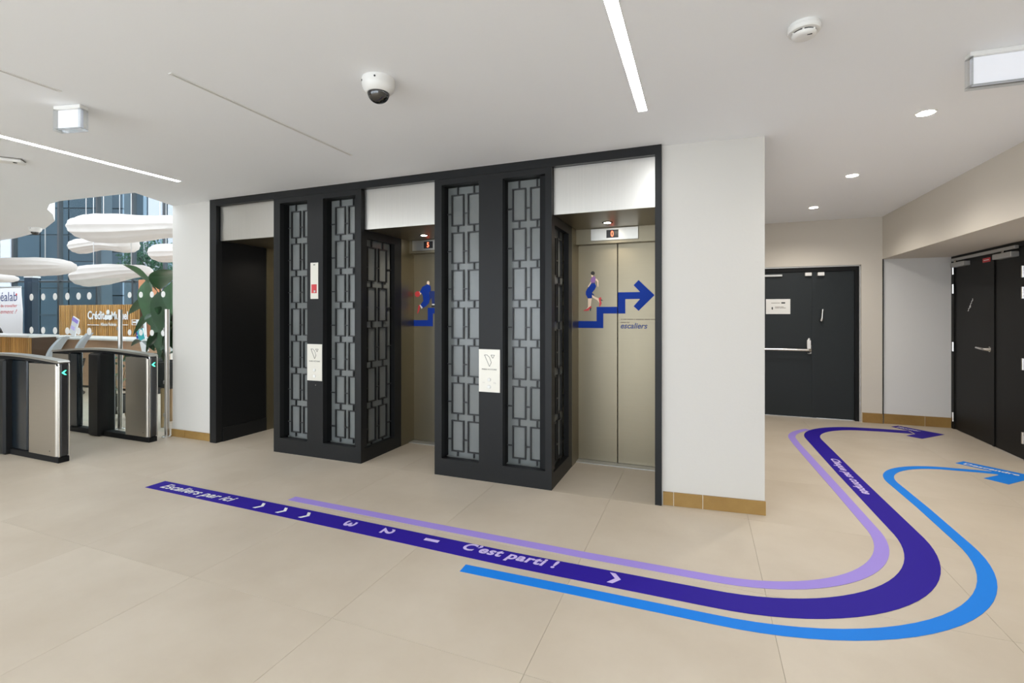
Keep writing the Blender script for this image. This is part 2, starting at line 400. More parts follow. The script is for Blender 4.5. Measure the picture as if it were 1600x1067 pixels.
def man(par):
    A = (620, 360, 5.93)
    P = lambda n, pts, m, k=0: crop_poly(par, n, pts, m, *A, YD - 0.0006 - 0.0008*k)
    P('print_hand', ell(291, 488, 13, 20), 'skin_print')
    P('print_trousers', [(305,560),(350,562),(378,600),(374,690),(328,688),(322,625),(296,660)], 'navy_print')
    P('print_face', ell(212, 580, 14, 16), 'skin_print')
    P('print_head', ell(192, 590, 24, 27), 'red_print', 1)
    P('print_suit', [(212,572),(238,522),(285,498),(312,515),(316,552),(300,575),(304,632),(300,672),(272,702),(236,722),(218,690),(246,652),(240,604),(228,580)], 'blue_print', 1)
    P('print_sock', [(216,686),(240,714),(230,728),(212,694)], 'white_print', 2)
    P('print_shoe', [(202,690),(221,692),(212,732),(194,772),(190,766)], 'red_print', 1)
    P('print_sock', [(326,680),(374,682),(374,694),(326,692)], 'white_print', 1)
    P('print_shoe', [(322,692),(384,694),(386,712),(322,711)], 'ink', 1)
man(lv2[0])

# ------------------------------------------------------------------ screen pillars between the lifts
BAR = 0.0105
def lattice(pane, axis, c0, z_top, z_bot, rows, pitch, rh, half, cs, rw, d):
    """rectangles and links in a plane; axis 'x' (front) or 'y' (side); c0 = centre along axis; d = plane coordinate"""
    def L(u0, u1, z0, z1):
        m = MB()
        if axis == 'x': m.box(u0, u1, -0.008, 0.008, z0, z1)
        else: m.box(-0.008, 0.008, u0, u1, z0, z1)
        return m
    def put(name, me, u, z): inst(name, me, pane, (u, d, z) if axis == 'x' else (d, u, z))
    rect = MB()
    for m in (L(-rw/2, -rw/2+BAR, -rh/2, rh/2), L(rw/2-BAR, rw/2, -rh/2, rh/2), L(-rw/2+BAR, rw/2-BAR, rh/2-BAR, rh/2), L(-rw/2+BAR, rw/2-BAR, -rh/2, -rh/2+BAR)):
        rect.add(m.v, m.f)
    rect = mesh_of(rect, 'lattice_rectangle', 'lattice')
    def link_v(z0, z1): return mesh_of(L(-BAR/2, BAR/2, z0, z1), 'lattice_link', 'lattice')
    def link_h(w): return mesh_of(L(-w/2, w/2, -BAR/2, BAR/2), 'lattice_link', 'lattice')
    t0 = z_top - 0.065
    gap = pitch - rh
    lv = link_v(-gap/2, gap/2); lvt = link_v(0, z_top - t0); 
    zb = t0 - (rows-1)*pitch - rh; lvb = link_v(z_bot - zb, 0)
    wm = 2*cs - rw; ws = half - cs - rw/2; hm = link_h(wm); hs = link_h(ws)
    for s in (-1, 1):
        put('lattice_link', lvt, c0 + s*cs, t0); put('lattice_link', lvb, c0 + s*cs, zb)
        for k in range(rows):
            zc = t0 - k*pitch - rh/2
            put('lattice_rectangle', rect, c0 + s*cs, zc)
            if k < rows-1: put('lattice_link', lv, c0 + s*cs, zc - rh/2 - gap/2)
            put('lattice_link', hs, c0 + s*(half - ws/2), zc - 0.03)
            if s > 0: put('lattice_link', hm, c0, zc - 0.03)
def emblem(par, x, y, z, s):
    """V-shaped emblem in outline: a slanted leaf and a small triangle"""
    def outline(name, pts):
        m = MB()
        for i in range(len(pts)):
            a, b = Vector((pts[i][0], 0, pts[i][1])), Vector((pts[(i+1) % len(pts)][0], 0, pts[(i+1) % len(pts)][1]))
            m.tube([Vector((x, y, z)) + a*s, Vector((x, y, z)) + b*s], 0.0016, 5)
        m.build(name, 'ink', par)
    outline('emblem_leaf', [(-0.46, 1.0), (-0.2, 1.0), (0.02, 0.8), (0.2, 0.36), (0.02, 0.0)])
    outline('emblem_triangle', [(0.16, 1.0), (0.5, 1.0), (0.34, 0.72)])
def call_plate(r, xa, xb, z0, z1, nums):
    p = MB().bevbox(xa, xb, 3.645, 3.652, z0, z1, 0.001).build('call_plate', 'plate', r)
    p['label'] = 'pale metal call plate with an outlined V emblem'
    xc = (xa+xb)/2
    emblem(p, xc, 3.6445, z0 + 0.60*(z1-z0), 0.095)
    text('lettering', 'PARIS VICTOIRE', 0.135, 0.0125, 'ink', p, M_wall(xc-0.0675, 3.6462, z0 + 0.515*(z1-z0)), bold=0.02)
    for zz in (0.29, 0.125):
        MB().lathe([(0.0155, 0), (0.0155, 0.004), (0.012, 0.007)], (0, 0, 0), 18).xf(Matrix.Translation((xc, 3.645, z0 + zz*(z1-z0))) @ Matrix.Rotation(math.pi/2, 4, 'X')).build('button', 'white_plastic', p, True)
    if nums:
        text('lettering', '14', 0.016, 0.013, 'ink', p, M_wall(xa+0.036, 3.6462, z0 + 0.205*(z1-z0)), bold=0.02)
        text('lettering', '13', 0.016, 0.013, 'ink', p, M_wall(xb-0.054, 3.6462, z0 + 0.20*(z1-z0)), bold=0.02)
def pillar(xs, label, emergency, nums):
    x0, a0, a1, b0, b1, x1 = xs
    r = empty('screen_pillar', ((x0+x1)/2, 3.95, 0), label, 'pillar', 'black lattice screen pillars')
    zb, zt = 0.147, 2.512; T = 2.562
    MB().box(x0, x1, 3.648, 3.70, 0, zb).build('plinth', 'black', r)
    MB().box(x0, x1, 3.648, 3.70, zt, T).build('top_rail', 'black', r)
    MB().box(x0, a0, 3.648, 3.70, zb, zt).build('stile', 'black', r)
    MB().box(b1, x1, 3.648, 3.735, zb, zt).build('stile', 'black', r)
    MB().box(a1, b0, 3.648, 3.70, zb, zt).build('centre_panel', 'black', r)
    MB().box(x0, x0+0.03, 3.70, 4.29, 0, T).build('side_panel', 'black', r)
    MB().box(x1-0.045, x1, 3.70, 4.29, 0, 0.125).build('side_plinth', 'black', r)
    MB().box(x1-0.045, x1, 3.735, 4.29, 2.115, T).build('side_rail', 'black', r)
    MB().box(x1-0.045, x1, 4.175, 4.29, 0.125, 2.115).build('side_stile', 'black', r)
    MB().box(x1-0.115, x1-0.045, 3.70, 3.735, zb, zt).build('corner_post', 'black_matt', r)
    MB().box(x0+0.03, x1-0.12, 4.25, 4.29, 0, T).build('back_panel', 'black_matt', r)
    MB().box(x0+0.03, x1-0.0455, 3.70, 4.25, T-0.05, T-0.001).build('cap', 'black_matt', r)
    MB().box(x0+0.03, x1-0.0455, 3.70, 4.25, 0.0, 0.10).build('base', 'black_matt', r)
    for (p0, p1) in ((a0, a1), (b0, b1)):
        pane = MB().box(p0-0.02, p1+0.02, 3.768, 3.776, zb-0.02, zt+0.02).build('glass_pane', 'smoked', r)
        MB().box(p0-0.02, p0, 3.70, 3.768, zb, zt).box(p1, p1+0.02, 3.70, 3.768, zb, zt).build('reveal', 'black_matt', r)
        lattice(pane, 'x', (p0+p1)/2, zt, zb, 7, 0.331, 0.276, (p1-p0)/2, 0.079, 0.122, 3.7585)
    pane = MB().box(x1-0.068, x1-0.060, 3.735, 4.175, 0.11, 2.13).build('glass_pane', 'smoked', r)
    lattice(pane, 'y', 3.955, 2.115, 0.125, 5, 0.392, 0.335, 0.22, 0.088, 0.135, x1-0.0505)
    call_plate(r, a1+0.001, b0-0.0235 if nums else b0-0.008, 0.747, 1.103, nums)
    if emergency:
        p = MB().bevbox(-3.555, -3.459, 3.645, 3.652, 1.544, 1.897, 0.001).build('key_plate', 'plate', r)
        MB().box(-3.54, -3.476, 3.643, 3.6455, 1.60, 1.685).build('red_label', 'red_print', p)
        MB().lathe([(0.012, 0), (0.012, 0.006)], (0, 0, 0), 16).xf(Matrix.Translation((-3.496, 3.6435, 1.617)) @ Matrix.Rotation(math.pi/2, 4, 'X')).build('key_switch', 'chrome', p, True)
        MB().box(-3.519, -3.495, 3.6442, 3.6455, 1.872, 1.879).build('small_print', 'ink', p)
        MB().lathe([(0.004, 0), (0.004, 0.003)], (0, 0, 0), 10).xf(Matrix.Translation((-3.49, 3.648, 0.705)) @ Matrix.Rotation(math.pi/2, 4, 'X')).build('screw', 'chrome', r)
    return r
pillar((-4.038, -3.955, -3.597, -3.403, -3.013, -2.950), 'black lattice screen pillar with a red-labelled key plate', True, False)
pillar((-2.163, -2.093, -1.736, -1.520, -1.154, -1.100), 'black lattice screen pillar with only a call plate, nearer the cream wall', False, True)

# ------------------------------------------------------------------ floor markings
def ribbon(mb, pts, w, z0, z1, widths=None):
    n = len(pts); P = [Vector((x, y, 0)) for x, y in pts]; o = len(mb.v)
    for i, p in enumerate(P):
        d = (P[min(i+1, n-1)] - P[max(i-1, 0)]).normalized(); nn = Vector((-d.y, d.x, 0)) * ((widths[i] if widths else w)/2)
        for q, z in ((p+nn, z0), (p-nn, z0), (p-nn, z1), (p+nn, z1)): mb.v.append(Vector((q.x, q.y, z)))
    for i in range(n-1):
        a, b = o+4*i, o+4*i+4
        for k in range(4): mb.f.append((a+k, a+(k+1) % 4, b+(k+1) % 4, b+k)[::-1])
    mb.f += [(o, o+1, o+2, o+3), (o+4*n-1, o+4*n-2, o+4*n-3, o+4*n-4)]
    return mb
def arc(cx, cy, a, b, t0, t1, n=24):
    return [(cx + a*math.cos(math.radians(t0+(t1-t0)*k/n)), cy + b*math.sin(math.radians(t0+(t1-t0)*k/n))) for k in range(n+1)]
CC = (0.05, 3.72)
pp = [(-4.167, 2.592), (-2.5, 2.572), (-1.0, 2.542)] + arc(*CC, 1.165, 1.165, -90, 0) + [(1.185, 5.0), (1.168, 6.2)] + arc(1.868, 6.23, 0.70, 0.735, 180, 96, 20) + [(2.0, 6.985), (2.3, 6.99)]
pm = empty('floor_decal', (-1.0, 3.5, 0), 'dark purple floor stripe lettered C’est parti with an arrow', 'floor decal', 'stripes curving across the floor')
ribbon(MB(), pp, 0.155, 0.0008, 0.0024).build('stripe', 'purple', pm)
MB().prism([(2.19, 7.245), (2.285, 7.335), (2.62, 7.0), (2.30, 6.675), (2.19, 6.775), (2.32, 6.91), (2.32, 7.07)], 0.0008, 0.0026).build('arrow_head', 'purple', pm)
z = 0.0025
text('lettering', 'Escaliers par ici', 0.80, 0.105, 'white_print', pm, M_floor(-4.055, 2.528, z, -0.008), bold=0.022, shear=0.3, space=1.06)
text('lettering', 'C’est parti !', 0.585, 0.108, 'lilac_print', pm, M_floor(-1.325, 2.515, z, -0.012), bold=0.034, shear=0.22, space=1.08)
def chevron(x, y, s, m):
    w = 0.03*s/0.05
    MB().prism([(x-s*0.55, y+s), (x-s*0.55+w, y+s), (x+s*0.75, y), (x-s*0.55+w, y-s), (x-s*0.55, y-s), (x+s*0.15, y)], z, z+0.001).build('chevron', m, pm)
for x, y in ((-2.985, 2.578), (-2.765, 2.575), (-2.55, 2.572)): chevron(x, y, 0.044, 'white_print')
chevron(-0.43, 2.556, 0.05, 'lilac_print')
for d, x, y in (('3', -2.215, 2.611), ('2', -1.915, 2.611), ('1', -1.595, 2.606)):
    text('numeral', d, 0.072 if d != '1' else 0.03, 0.088 if d != '1' else 0.10, 'lilac_print', pm, M_floor(x, y - (0.02 if d == '1' else 0), z, -math.pi/2), bold=0.03)
text('lettering', 'Chaque pas compte', 0.97, 0.09, 'lilac_print', pm, M_floor(1.135, 5.43, z, -math.pi/2 + 0.012), bold=0.034, shear=0.3)
text('lettering', 'Monter', 0.24, 0.062, 'white_print', pm, M_floor(2.232, 7.222, 0.0027, -math.pi/4), bold=0.03)
lp = [(-2.885, 2.772), (-1.5, 2.75), (-0.6, 2.742)] + arc(CC[0], CC[1], 0.985, 0.97, -90, 0) + [(1.01, 4.5), (0.955, 5.9), (0.953, 6.15)] + arc(1.85, 6.15, 0.897, 0.80, 176, 136, 10)
lm = empty('floor_decal', (-0.6, 3.6, 0), 'thin lilac floor stripe running beside the purple one', 'floor decal', 'stripes curving across the floor')
ribbon(MB(), lp, 0.072, 0.0008, 0.0022).build('stripe', 'lilac', lm)
bpth = [(-1.22, 2.358), (-0.6, 2.372)] + arc(CC[0], CC[1], 1.435, 1.338, -90, 0) + [(1.487, 4.3), (1.475, 4.86)] + arc(2.10, 4.86, 0.625, 0.61, 178, 95, 20) + [(2.3, 5.48), (2.42, 5.475)]
bm = empty('floor_decal', (0.6, 3.5, 0), 'bright blue floor stripe lettered Descendre on its arrow', 'floor decal', 'stripes curving across the floor')
ribbon(MB(), bpth, 0.075, 0.0008, 0.0022).build('stripe', 'blue', bm)
MB().prism([(2.215, 5.70), (2.31, 5.795), (2.68, 5.475), (2.345, 5.15), (2.235, 5.265), (2.40, 5.415), (2.40, 5.535)], 0.0008, 0.0024).build('arrow_head', 'blue', bm)
text('lettering', 'Descendre', 0.37, 0.06, 'white_print', bm, M_floor(2.262, 5.682, 0.0025, -math.radians(40.5)), bold=0.03)

# ------------------------------------------------------------------ doors
def rod(p0, p1, r_, n=10): return MB().tube([p0, p1], r_, n)
d1 = empty('door_1', (1.2, YB, 0), kind='structure')
MB().box(0.42, 0.47, YB+0.015, YB+0.12, 0, 2.03).box(1.908, 1.923, YB+0.015, YB+0.12, 0, 2.03).box(0.42, 1.923, YB+0.015, YB+0.12, 2.018, 2.034).build('door_frame', 'alu', d1)
MB().box(1.865, 1.908, YB+0.03, YB+0.12, 0, 2.018).box(0.47, 1.865, YB+0.03, YB+0.12, 1.965, 2.018).build('rebate', 'black_matt', d1)
la = MB().bevbox(0.472, 1.418, YB+0.05, YB+0.10, 0.006, 1.965, 0.003).build('door_leaf', 'door_slate', d1)
lb = MB().bevbox(1.422, 1.863, YB+0.058, YB+0.10, 0.006, 1.965, 0.003).build('door_leaf', 'door_slate', d1)
MB().box(1.385, 1.435, YB+0.044, YB+0.05, 0.006, 1.965).build('cover_strip', 'door_slate', la)
yb = YB + 0.05
MB().tube([(0.47, yb-0.085, 0.915), (1.33, yb-0.085, 0.915)], 0.017, 12).build('panic_bar', 'chrome', la, True)
MB().tube([(1.335, yb, 0.90), (1.335, yb-0.06, 0.90), (1.345, yb-0.095, 0.915)], [0.028, 0.028, 0.02], 12).bevbox(1.315, 1.368, yb-0.055, yb, 0.90, 1.05, 0.006).build('panic_latch', 'chrome', la, True)
MB().bevbox(1.33, 1.375, yb-0.04, yb, 0.86, 0.985, 0.008).build('latch_case', 'alu', la)
MB().tube([(1.345, yb, 1.06), (1.345, yb-0.03, 1.06)], 0.012, 10).build('bolt', 'chrome', la, True)
MB().bevbox(0.5, 1.03, yb-0.04, yb, 1.905, 1.935, 0.004).build('closer_rail', 'alu', la)
for x in (1.30, 1.445):
    MB().bevbox(x, x+0.075, yb-0.045, yb+0.008, 1.905, 1.95, 0.004).build('door_contact', 'white_plastic', la)
sg = MB().box(0.835, 1.13, yb-0.005, yb, 1.395, 1.60).build('notice', 'white_plastic', la)
ns = MB()
for x0_, x1_, zz in ((0.90, 0.97, 1.572), (0.972, 1.005, 1.572), (0.945, 1.01, 1.517), (1.014, 1.05, 1.517), (0.945, 0.995, 1.503), (1.0, 1.075, 1.503)):
    ns.box(x0_, x1_, yb-0.006, yb-0.005, zz - 0.028, zz - 0.022)
ns.build('small_print', 'grey_print', sg)
ns = MB().box(1.022, 1.068, yb-0.006, yb-0.005, 1.538, 1.556)
ns.wallpoly([(0.905, 1.475), (0.899, 1.475), (0.912, 1.495), (0.925, 1.475), (0.919, 1.475), (0.919, 1.455), (0.905, 1.455)], yb-0.006, yb-0.005)
ns.build('arrow_print', 'ink', sg)
MB().tube([(1.49, yb, 1.315), (1.49, yb-0.045, 1.315), (1.492, yb-0.05, 1.34), (1.496, yb-0.05, 1.46)], [0.026, 0.02, 0.013, 0.011], 12).build('door_handle', 'chrome', lb, True)
# right-hand recessed double door, facing -x
d2 = empty('door_2', (XD, 6.75, 0), kind='structure')
MB().box(XD, XD+0.12, 7.38, YB+0.02, 0, 2.095).box(XD, XD+0.12, 5.95, 6.02, 0, 2.095).box(XD, XD+0.12, 6.02, 7.38, 2.05, 2.095).build('door_frame', 'door_black', d2)
da = MB().bevbox(XD+0.012, XD+0.06, 6.552, 7.378, 0.006, 2.048, 0.003).build('door_leaf', 'door_black', d2)
db = MB().bevbox(XD+0.016, XD+0.06, 6.022, 6.548, 0.006, 2.048, 0.003).build('door_leaf', 'door_black', d2)
MB().box(XD+0.006, XD+0.012, 6.53, 6.565, 0.006, 2.048).build('cover_strip', 'door_black', da)
MB().bevbox(XD-0.035, XD, 6.09, 7.36, 2.03, 2.062, 0.004).build('closer_rail', 'alu', d2)
MB().bevbox(XD-0.05, XD+0.012, 7.02, 7.34, 1.955, 2.008, 0.004).build('closer_body', 'alu', da)
MB().bevbox(XD-0.05, XD+0.016, 6.12, 6.44, 1.955, 2.008, 0.004).build('closer_body', 'alu', db)
MB().tube([(XD-0.04, 7.25, 2.008), (XD-0.03, 7.25, 2.032)], 0.012, 8).build('closer_pin', 'chrome', da)
MB().tube([(XD-0.04, 6.28, 2.008), (XD-0.03, 6.28, 2.032)], 0.012, 8).build('closer_pin', 'chrome', db)
MB().box(XD+0.008, XD+0.012, 6.61, 6.755, 1.955, 2.0).build('red_plate', 'red_print', da)
MB().box(XD+0.0072, XD+0.008, 6.63, 6.735, 1.974, 1.981).build('small_print', 'white_print', da)
MB().tube([(XD+0.012, 6.60, 1.02), (XD-0.04, 6.60, 1.02), (XD-0.05, 6.62, 1.022), (XD-0.05, 6.75, 1.03)], [0.024, 0.014, 0.012, 0.010], 12).build('door_handle', 'chrome', da, True)
MB().lathe([(0.028, 0), (0.028, 0.008)], (0, 0, 0), 18).xf(Matrix.Translation((XD+0.006, 6.60, 1.02)) @ Matrix.Rotation(-math.pi/2, 4, 'Y')).build('rose', 'chrome', da)
for y, zs, lf in ((7.382, (1.93, 1.70, 1.0, 0.15), da), (6.02, (1.80, 1.60, 0.92, 0.22), db)):
    for zz in zs:
        MB().tube([(XD-0.006, y, zz-0.055), (XD-0.006, y, zz+0.055)], 0.012, 8).build('hinge', 'chrome', lf, True)
st = MB()
for k in range(5):
    y0 = 7.075 - k*0.022; z0 = 1.43 + k*0.028
    st.box(XD+0.009, XD+0.012, y0-0.022, y0, z0, z0+0.006).box(XD+0.009, XD+0.012, y0-0.022, y0-0.017, z0, z0+0.03)
st.build('stair_symbol', 'white_print', da)
st = MB().box(XD+0.009, XD+0.012, 7.01, 7.02, 1.47, 1.50); st.build('stair_symbol', 'white_print', da)

# ------------------------------------------------------------------ ceiling fittings
def led(x, y0, y1, label, w=0.052):
    r = empty('light_strip', (x, (y0+y1)/2, CEIL), label, 'ceiling light', 'recessed linear ceiling lights')
    MB().box(x-w/2-0.004, x-w/2, y0, y1, CEIL-0.003, CEIL).box(x+w/2, x+w/2+0.004, y0, y1, CEIL-0.003, CEIL).build('rim', 'white_plastic', r)
    MB().box(x-w/2, x+w/2, y0, y1, CEIL-0.0022, CEIL-0.0002).build('diffuser', 'led', r)
led(-0.33, -3.0, 3.01, 'lit ceiling strip running towards the lift wall, nearest the smoke detector')
led(-4.53, -3.0, 3.03, 'lit ceiling strip over the turnstiles at the left')
for x, l in ((-8.9, 'near'), (-13.0, 'far')): led(x, -3.0, 1.8, 'unseen added ceiling strip over the %s part of the hall beyond the turnstiles' % l)  # unseen strips added for even light, on the spacing of the visible pair
for x, y0, y1, l in ((-2.537, 1.66, 3.01, 'thin grey air slot in the ceiling between the two lit strips'), (-3.31, 0.6, 1.55, 'short thin air slot in the ceiling above the lit boxed sign')):
    r = empty('air_slot', (x, (y0+y1)/2, CEIL), l, 'air slot', 'ceiling air slots')
    MB().box(x-0.012, x-0.006, y0, y1, CEIL-0.004, CEIL).box(x+0.006, x+0.012, y0, y1, CEIL-0.004, CEIL).box(x-0.012, x+0.012, y0-0.012, y0, CEIL-0.004, CEIL).box(x-0.012, x+0.012, y1, y1+0.012, CEIL-0.004, CEIL).build('rim', 'white_plastic', r)
    MB().box(x-0.006, x+0.006, y0, y1, CEIL-0.001, CEIL).build('slot', 'slot_grey', r)
for x, y, l in ((1.285, 3.677, 'round recessed downlight nearest the boxed exit sign'), (1.255, 5.10, 'middle of the three round downlights in the corridor'), (1.215, 6.47, 'farthest round downlight, before the slate door')):
    r = empty('downlight', (x, y, CEIL), l, 'ceiling light', 'round corridor downlights')
    MB().lathe([(0.052, -0.004), (0.056, 0.0)], (x, y, CEIL), 28).build('ring', 'white_plastic', r, True)
    MB().lathe([(0.043, -0.006), (0.044, -0.0035)], (x, y, CEIL), 28).build('lens', 'spot_emit', r, True)
    li = bpy.data.lights.new('downlight_beam', 'SPOT'); li.energy = 34; li.color = (1, 0.95, 0.88); li.spot_size = math.radians(156); li.spot_blend = 0.7; li.shadow_soft_size = 0.05
    lo = bpy.data.objects.new('downlight_beam', li); COL.objects.link(lo); lo.parent = r; lo.location = (0, 0, -0.02)
def dome(c, s, label):
    r = empty('dome_camera', c, label, 'camera')
    MB().lathe([(0.085*s, 0), (0.085*s, -0.03*s), (0.078*s, -0.055*s), (0.062*s, -0.072*s), (0.057*s, -0.074*s)][::-1], c, 32).build('housing', 'white_plastic', r, True)
    prof = [(0.056*s*math.cos(a), -0.074*s - 0.05*s*math.sin(a)) for a in [math.pi/2*k/8 for k in range(9)]]
    prof[-1] = (0.002*s, prof[-1][1])
    MB().lathe(prof[::-1], c, 28).build('dome', 'dome_glass', r, True)
    MB().lathe([(0.03*s, -0.105*s), (0.04*s, -0.09*s), (0.04*s, -0.076*s)], c, 20).build('camera_module', 'dark_plastic', r, True)
    for a in (-1.15, 2.2, -2.3):
        p = Vector(c) + Vector((0.0835*s*math.cos(a), 0.0835*s*math.sin(a), -0.02*s))
        MB().tube([p, p + Vector((0.004*s*math.cos(a), 0.004*s*math.sin(a), 0))], 0.005*s, 8).build('screw', 'ink', r)
dome((-1.585, 2.10, CEIL), 1.0, 'white dome security camera on the ceiling before the lifts')
c = at(55, 351, 6.9); dome((c.x, c.y, CEIL), 0.85, 'far dome camera under the rounded mezzanine edge')
r = empty('smoke_detector', (0.41, 2.37, CEIL), 'round white smoke detector on the ceiling', 'smoke detector')
MB().lathe([(0.062, -0.012), (0.060, 0)], (0.41, 2.37, CEIL), 32).build('mount', 'white_plastic', r, True)
MB().lathe([(0.045, -0.033), (0.060, -0.032), (0.064, -0.026), (0.064, -0.015), (0.061, -0.012)], (0.41, 2.37, CEIL), 32).build('body', 'white_plastic', r, True)
MB().lathe([(0.043, -0.039), (0.043, -0.0325)], (0.41, 2.37, CEIL), 32).build('vent', 'ink', r, True)
MB().lathe([(0.030, -0.054), (0.042, -0.051), (0.047, -0.045), (0.047, -0.039)], (0.41, 2.37, CEIL), 32).build('cover', 'white_plastic', r, True)
for k in range(6):
    a = k*math.pi/3 + 0.3
    MB().tube([Vector((0.41+0.044*math.cos(a), 2.37+0.044*math.sin(a), CEIL-0.039)), Vector((0.41+0.044*math.cos(a), 2.37+0.044*math.sin(a), CEIL-0.0325))], 0.004, 6).build('vent_rib', 'white_plastic', r)
MB().box(0.418, 0.436, 2.345, 2.351, CEIL-0.0548, CEIL-0.053).build('indicator', 'ink', r)
def boxed_sign(c, w, h, ang, label, ty=0.05):
    """acrylic boxed sign hanging under the ceiling"""
    r = empty('exit_sign', c, label, 'sign', 'boxed ceiling signs')
    M = Matrix.Translation(c) @ Matrix.Rotation(ang, 4, 'Z')
    MB().bevbox(-w/2, w/2, -ty/2, ty/2, -0.022, 0, 0.003).xf(M).build('canopy', 'white_plastic', r)
    MB().bevbox(-w/2+0.012, w/2-0.012, -0.010, 0.010, -h, -0.022, 0.004).xf(M).build('face', 'sign_face', r)
    f = 0.012
    MB().box(-w/2, w/2, -ty/2, ty/2, -h-f, -h).box(-w/2, -w/2+f, -ty/2, ty/2, -h, -0.022).box(w/2-f, w/2, -ty/2, ty/2, -h, -0.022).xf(M).build('edge', 'acrylic', r)
boxed_sign((1.38, 2.93, CEIL), 0.40, 0.155, 0.04, 'wide blank boxed sign hanging at the right of the ceiling')
boxed_sign((-3.50, 1.70, CEIL), 0.185, 0.135, math.radians(13), 'small square boxed sign hanging beside the left lit strip', 0.05)
r = empty('ceiling_sensor', (-5.13, 2.09, CEIL), 'flat white ceiling sensor with two dark spots', 'sensor')
Ms = Matrix.Translation((-5.16, 2.06, CEIL)) @ Matrix.Rotation(math.radians(52), 4, 'Z')
MB().bevbox(-0.13, 0.13, -0.06, 0.06, -0.03, -0.004, 0.012).xf(Ms).build('body', 'white_plastic', r)
MB().box(-0.125, 0.125, -0.055, 0.055, -0.004, 0.0).xf(Ms).build('shadow_gap', 'grey_print', r)
for x in (-0.08, 0.08): MB().lathe([(0.013, -0.032), (0.013, -0.0298)], (x, -0.02, 0), 12).xf(Ms).build('sensor_eye', 'ink', r)

# ------------------------------------------------------------------ turnstiles
def turnstile(y0, y1, x_end, segs, label):
    """segs: list of (kind, x0, x1) along the lane side"""
    r = empty('turnstile', (x_end - 0.9, (y0+y1)/2, 0), label, 'turnstile', 'steel turnstiles of the entrance lane')
    ym = (y0+y1)/2; xl = min(s[1] for s in segs)
    top = lambda x: 0.955 + 0.045*math.sin(math.pi*min(1, max(0, (x_end - x)/(x_end - xl))))
    MB().bevbox(xl, x_end-0.01, y0-0.004, y1+0.004, 0, 0.055, 0.004).build('plinth', 'black_matt', r)
    n = 16; pts = [xl + (x_end-0.02 - xl)*k/n for k in range(n+1)]
    mb = MB()
    poly = [(x, top(x)) for x in pts] + [(x_end-0.004, top(x_end)-0.012), (x_end-0.004, top(x_end)-0.022)] + [(x, top(x)-0.022) for x in pts[::-1]]
    mb.wallpoly(poly, y0-0.006, y1+0.006); mb.build('top_rail', 'steel_bright', r)
    mb = MB(); poly = [(x, top(x)-0.023) for x in pts] + [(x, top(x)-0.052) for x in pts[::-1]]
    mb.wallpoly(poly, y0+0.004, y1-0.004); mb.build('under_rail', 'black_matt', r)
    for kind, a, b in segs:
        h = top((a+b)/2) - 0.053
        if kind == 'steel':
            m = MB(); nn = 8; pl = [(a, y0)]
            near = abs(b - (x_end-0.045)) < 0.02
            if near:
                for k in range(nn+1):
                    t = math.pi/2*k/nn; pl.append((b - 0.03 + 0.03*math.sin(t), y0 + 0.03*(1-math.cos(t))))
            else: pl.append((b, y0))
            pl += [(b, y1), (a, y1)]
            m.prism(pl, 0.055, h).build('side_panel', 'steel_panel', r, True)
            MB().lathe([(0.005, 0), (0.005, 0.002)], (0, 0, 0), 10).xf(Matrix.Translation(((a+b)/2 + 0.12*(1 if near else -0.6), y0, 0.10)) @ Matrix.Rotation(math.pi/2, 4, 'X')).build('lock', 'ink', r)
        elif kind == 'glass':
            MB().box(a, b, ym-0.005, ym+0.005, 0.055, h).build('glass_panel', 'clear_glass', r)
        elif kind == 'dark':
            MB().bevbox(a, b, y0+0.01, y1-0.01, 0.055, h, 0.01).build('inner_column', 'dark_tint', r)
        elif kind == 'pylon':
            MB().bevbox(a, b, y0-0.05, y1+0.05, 0.0, h, 0.018).build('pylon', 'black', r)
    MB().bevbox(x_end-0.044, x_end, y0+0.006, y1-0.006, 0.055, top(x_end)-0.02, 0.012).build('end_cap', 'dark_plastic', r)
    for yy in (y0+0.002, y1-0.002): MB().tube([(x_end-0.006, yy, 0.06), (x_end-0.006, yy, top(x_end)-0.05), (x_end-0.012, yy, top(x_end)-0.02)], 0.006, 8).build('edge_trim', 'chrome', r)
    s = 0.022; zc = 0.845
    ch = MB().prism([(ym+s*0.7, zc+s), (ym+s*0.7-0.012, zc+s), (ym-s, zc), (ym+s*0.7-0.012, zc-s), (ym+s*0.7, zc-s), (ym-s+0.016, zc)], x_end+0.0002, x_end+0.0025, lambda a, b, c_: (c_, a, b))
    ch.build('arrow_light', 'green_led', r)
turnstile(2.62, 2.70, -5.575, [('steel', -6.08, -5.62), ('dark', -6.41, -6.14), ('pylon', -6.66, -6.41), ('glass', -7.0, -6.66), ('dark', -7.15, -7.0), ('steel', -7.45, -7.15)],
          'nearer steel turnstile cut by the left edge of the picture')
turnstile(3.40, 3.48, -5.555, [('steel', -5.97, -5.60), ('glass', -6.36, -5.97), ('pylon', -6.57, -6.37), ('glass', -6.89, -6.57), ('dark', -7.05, -6.89), ('steel', -7.38, -7.05)],
          'farther steel turnstile beside the glass barrier')
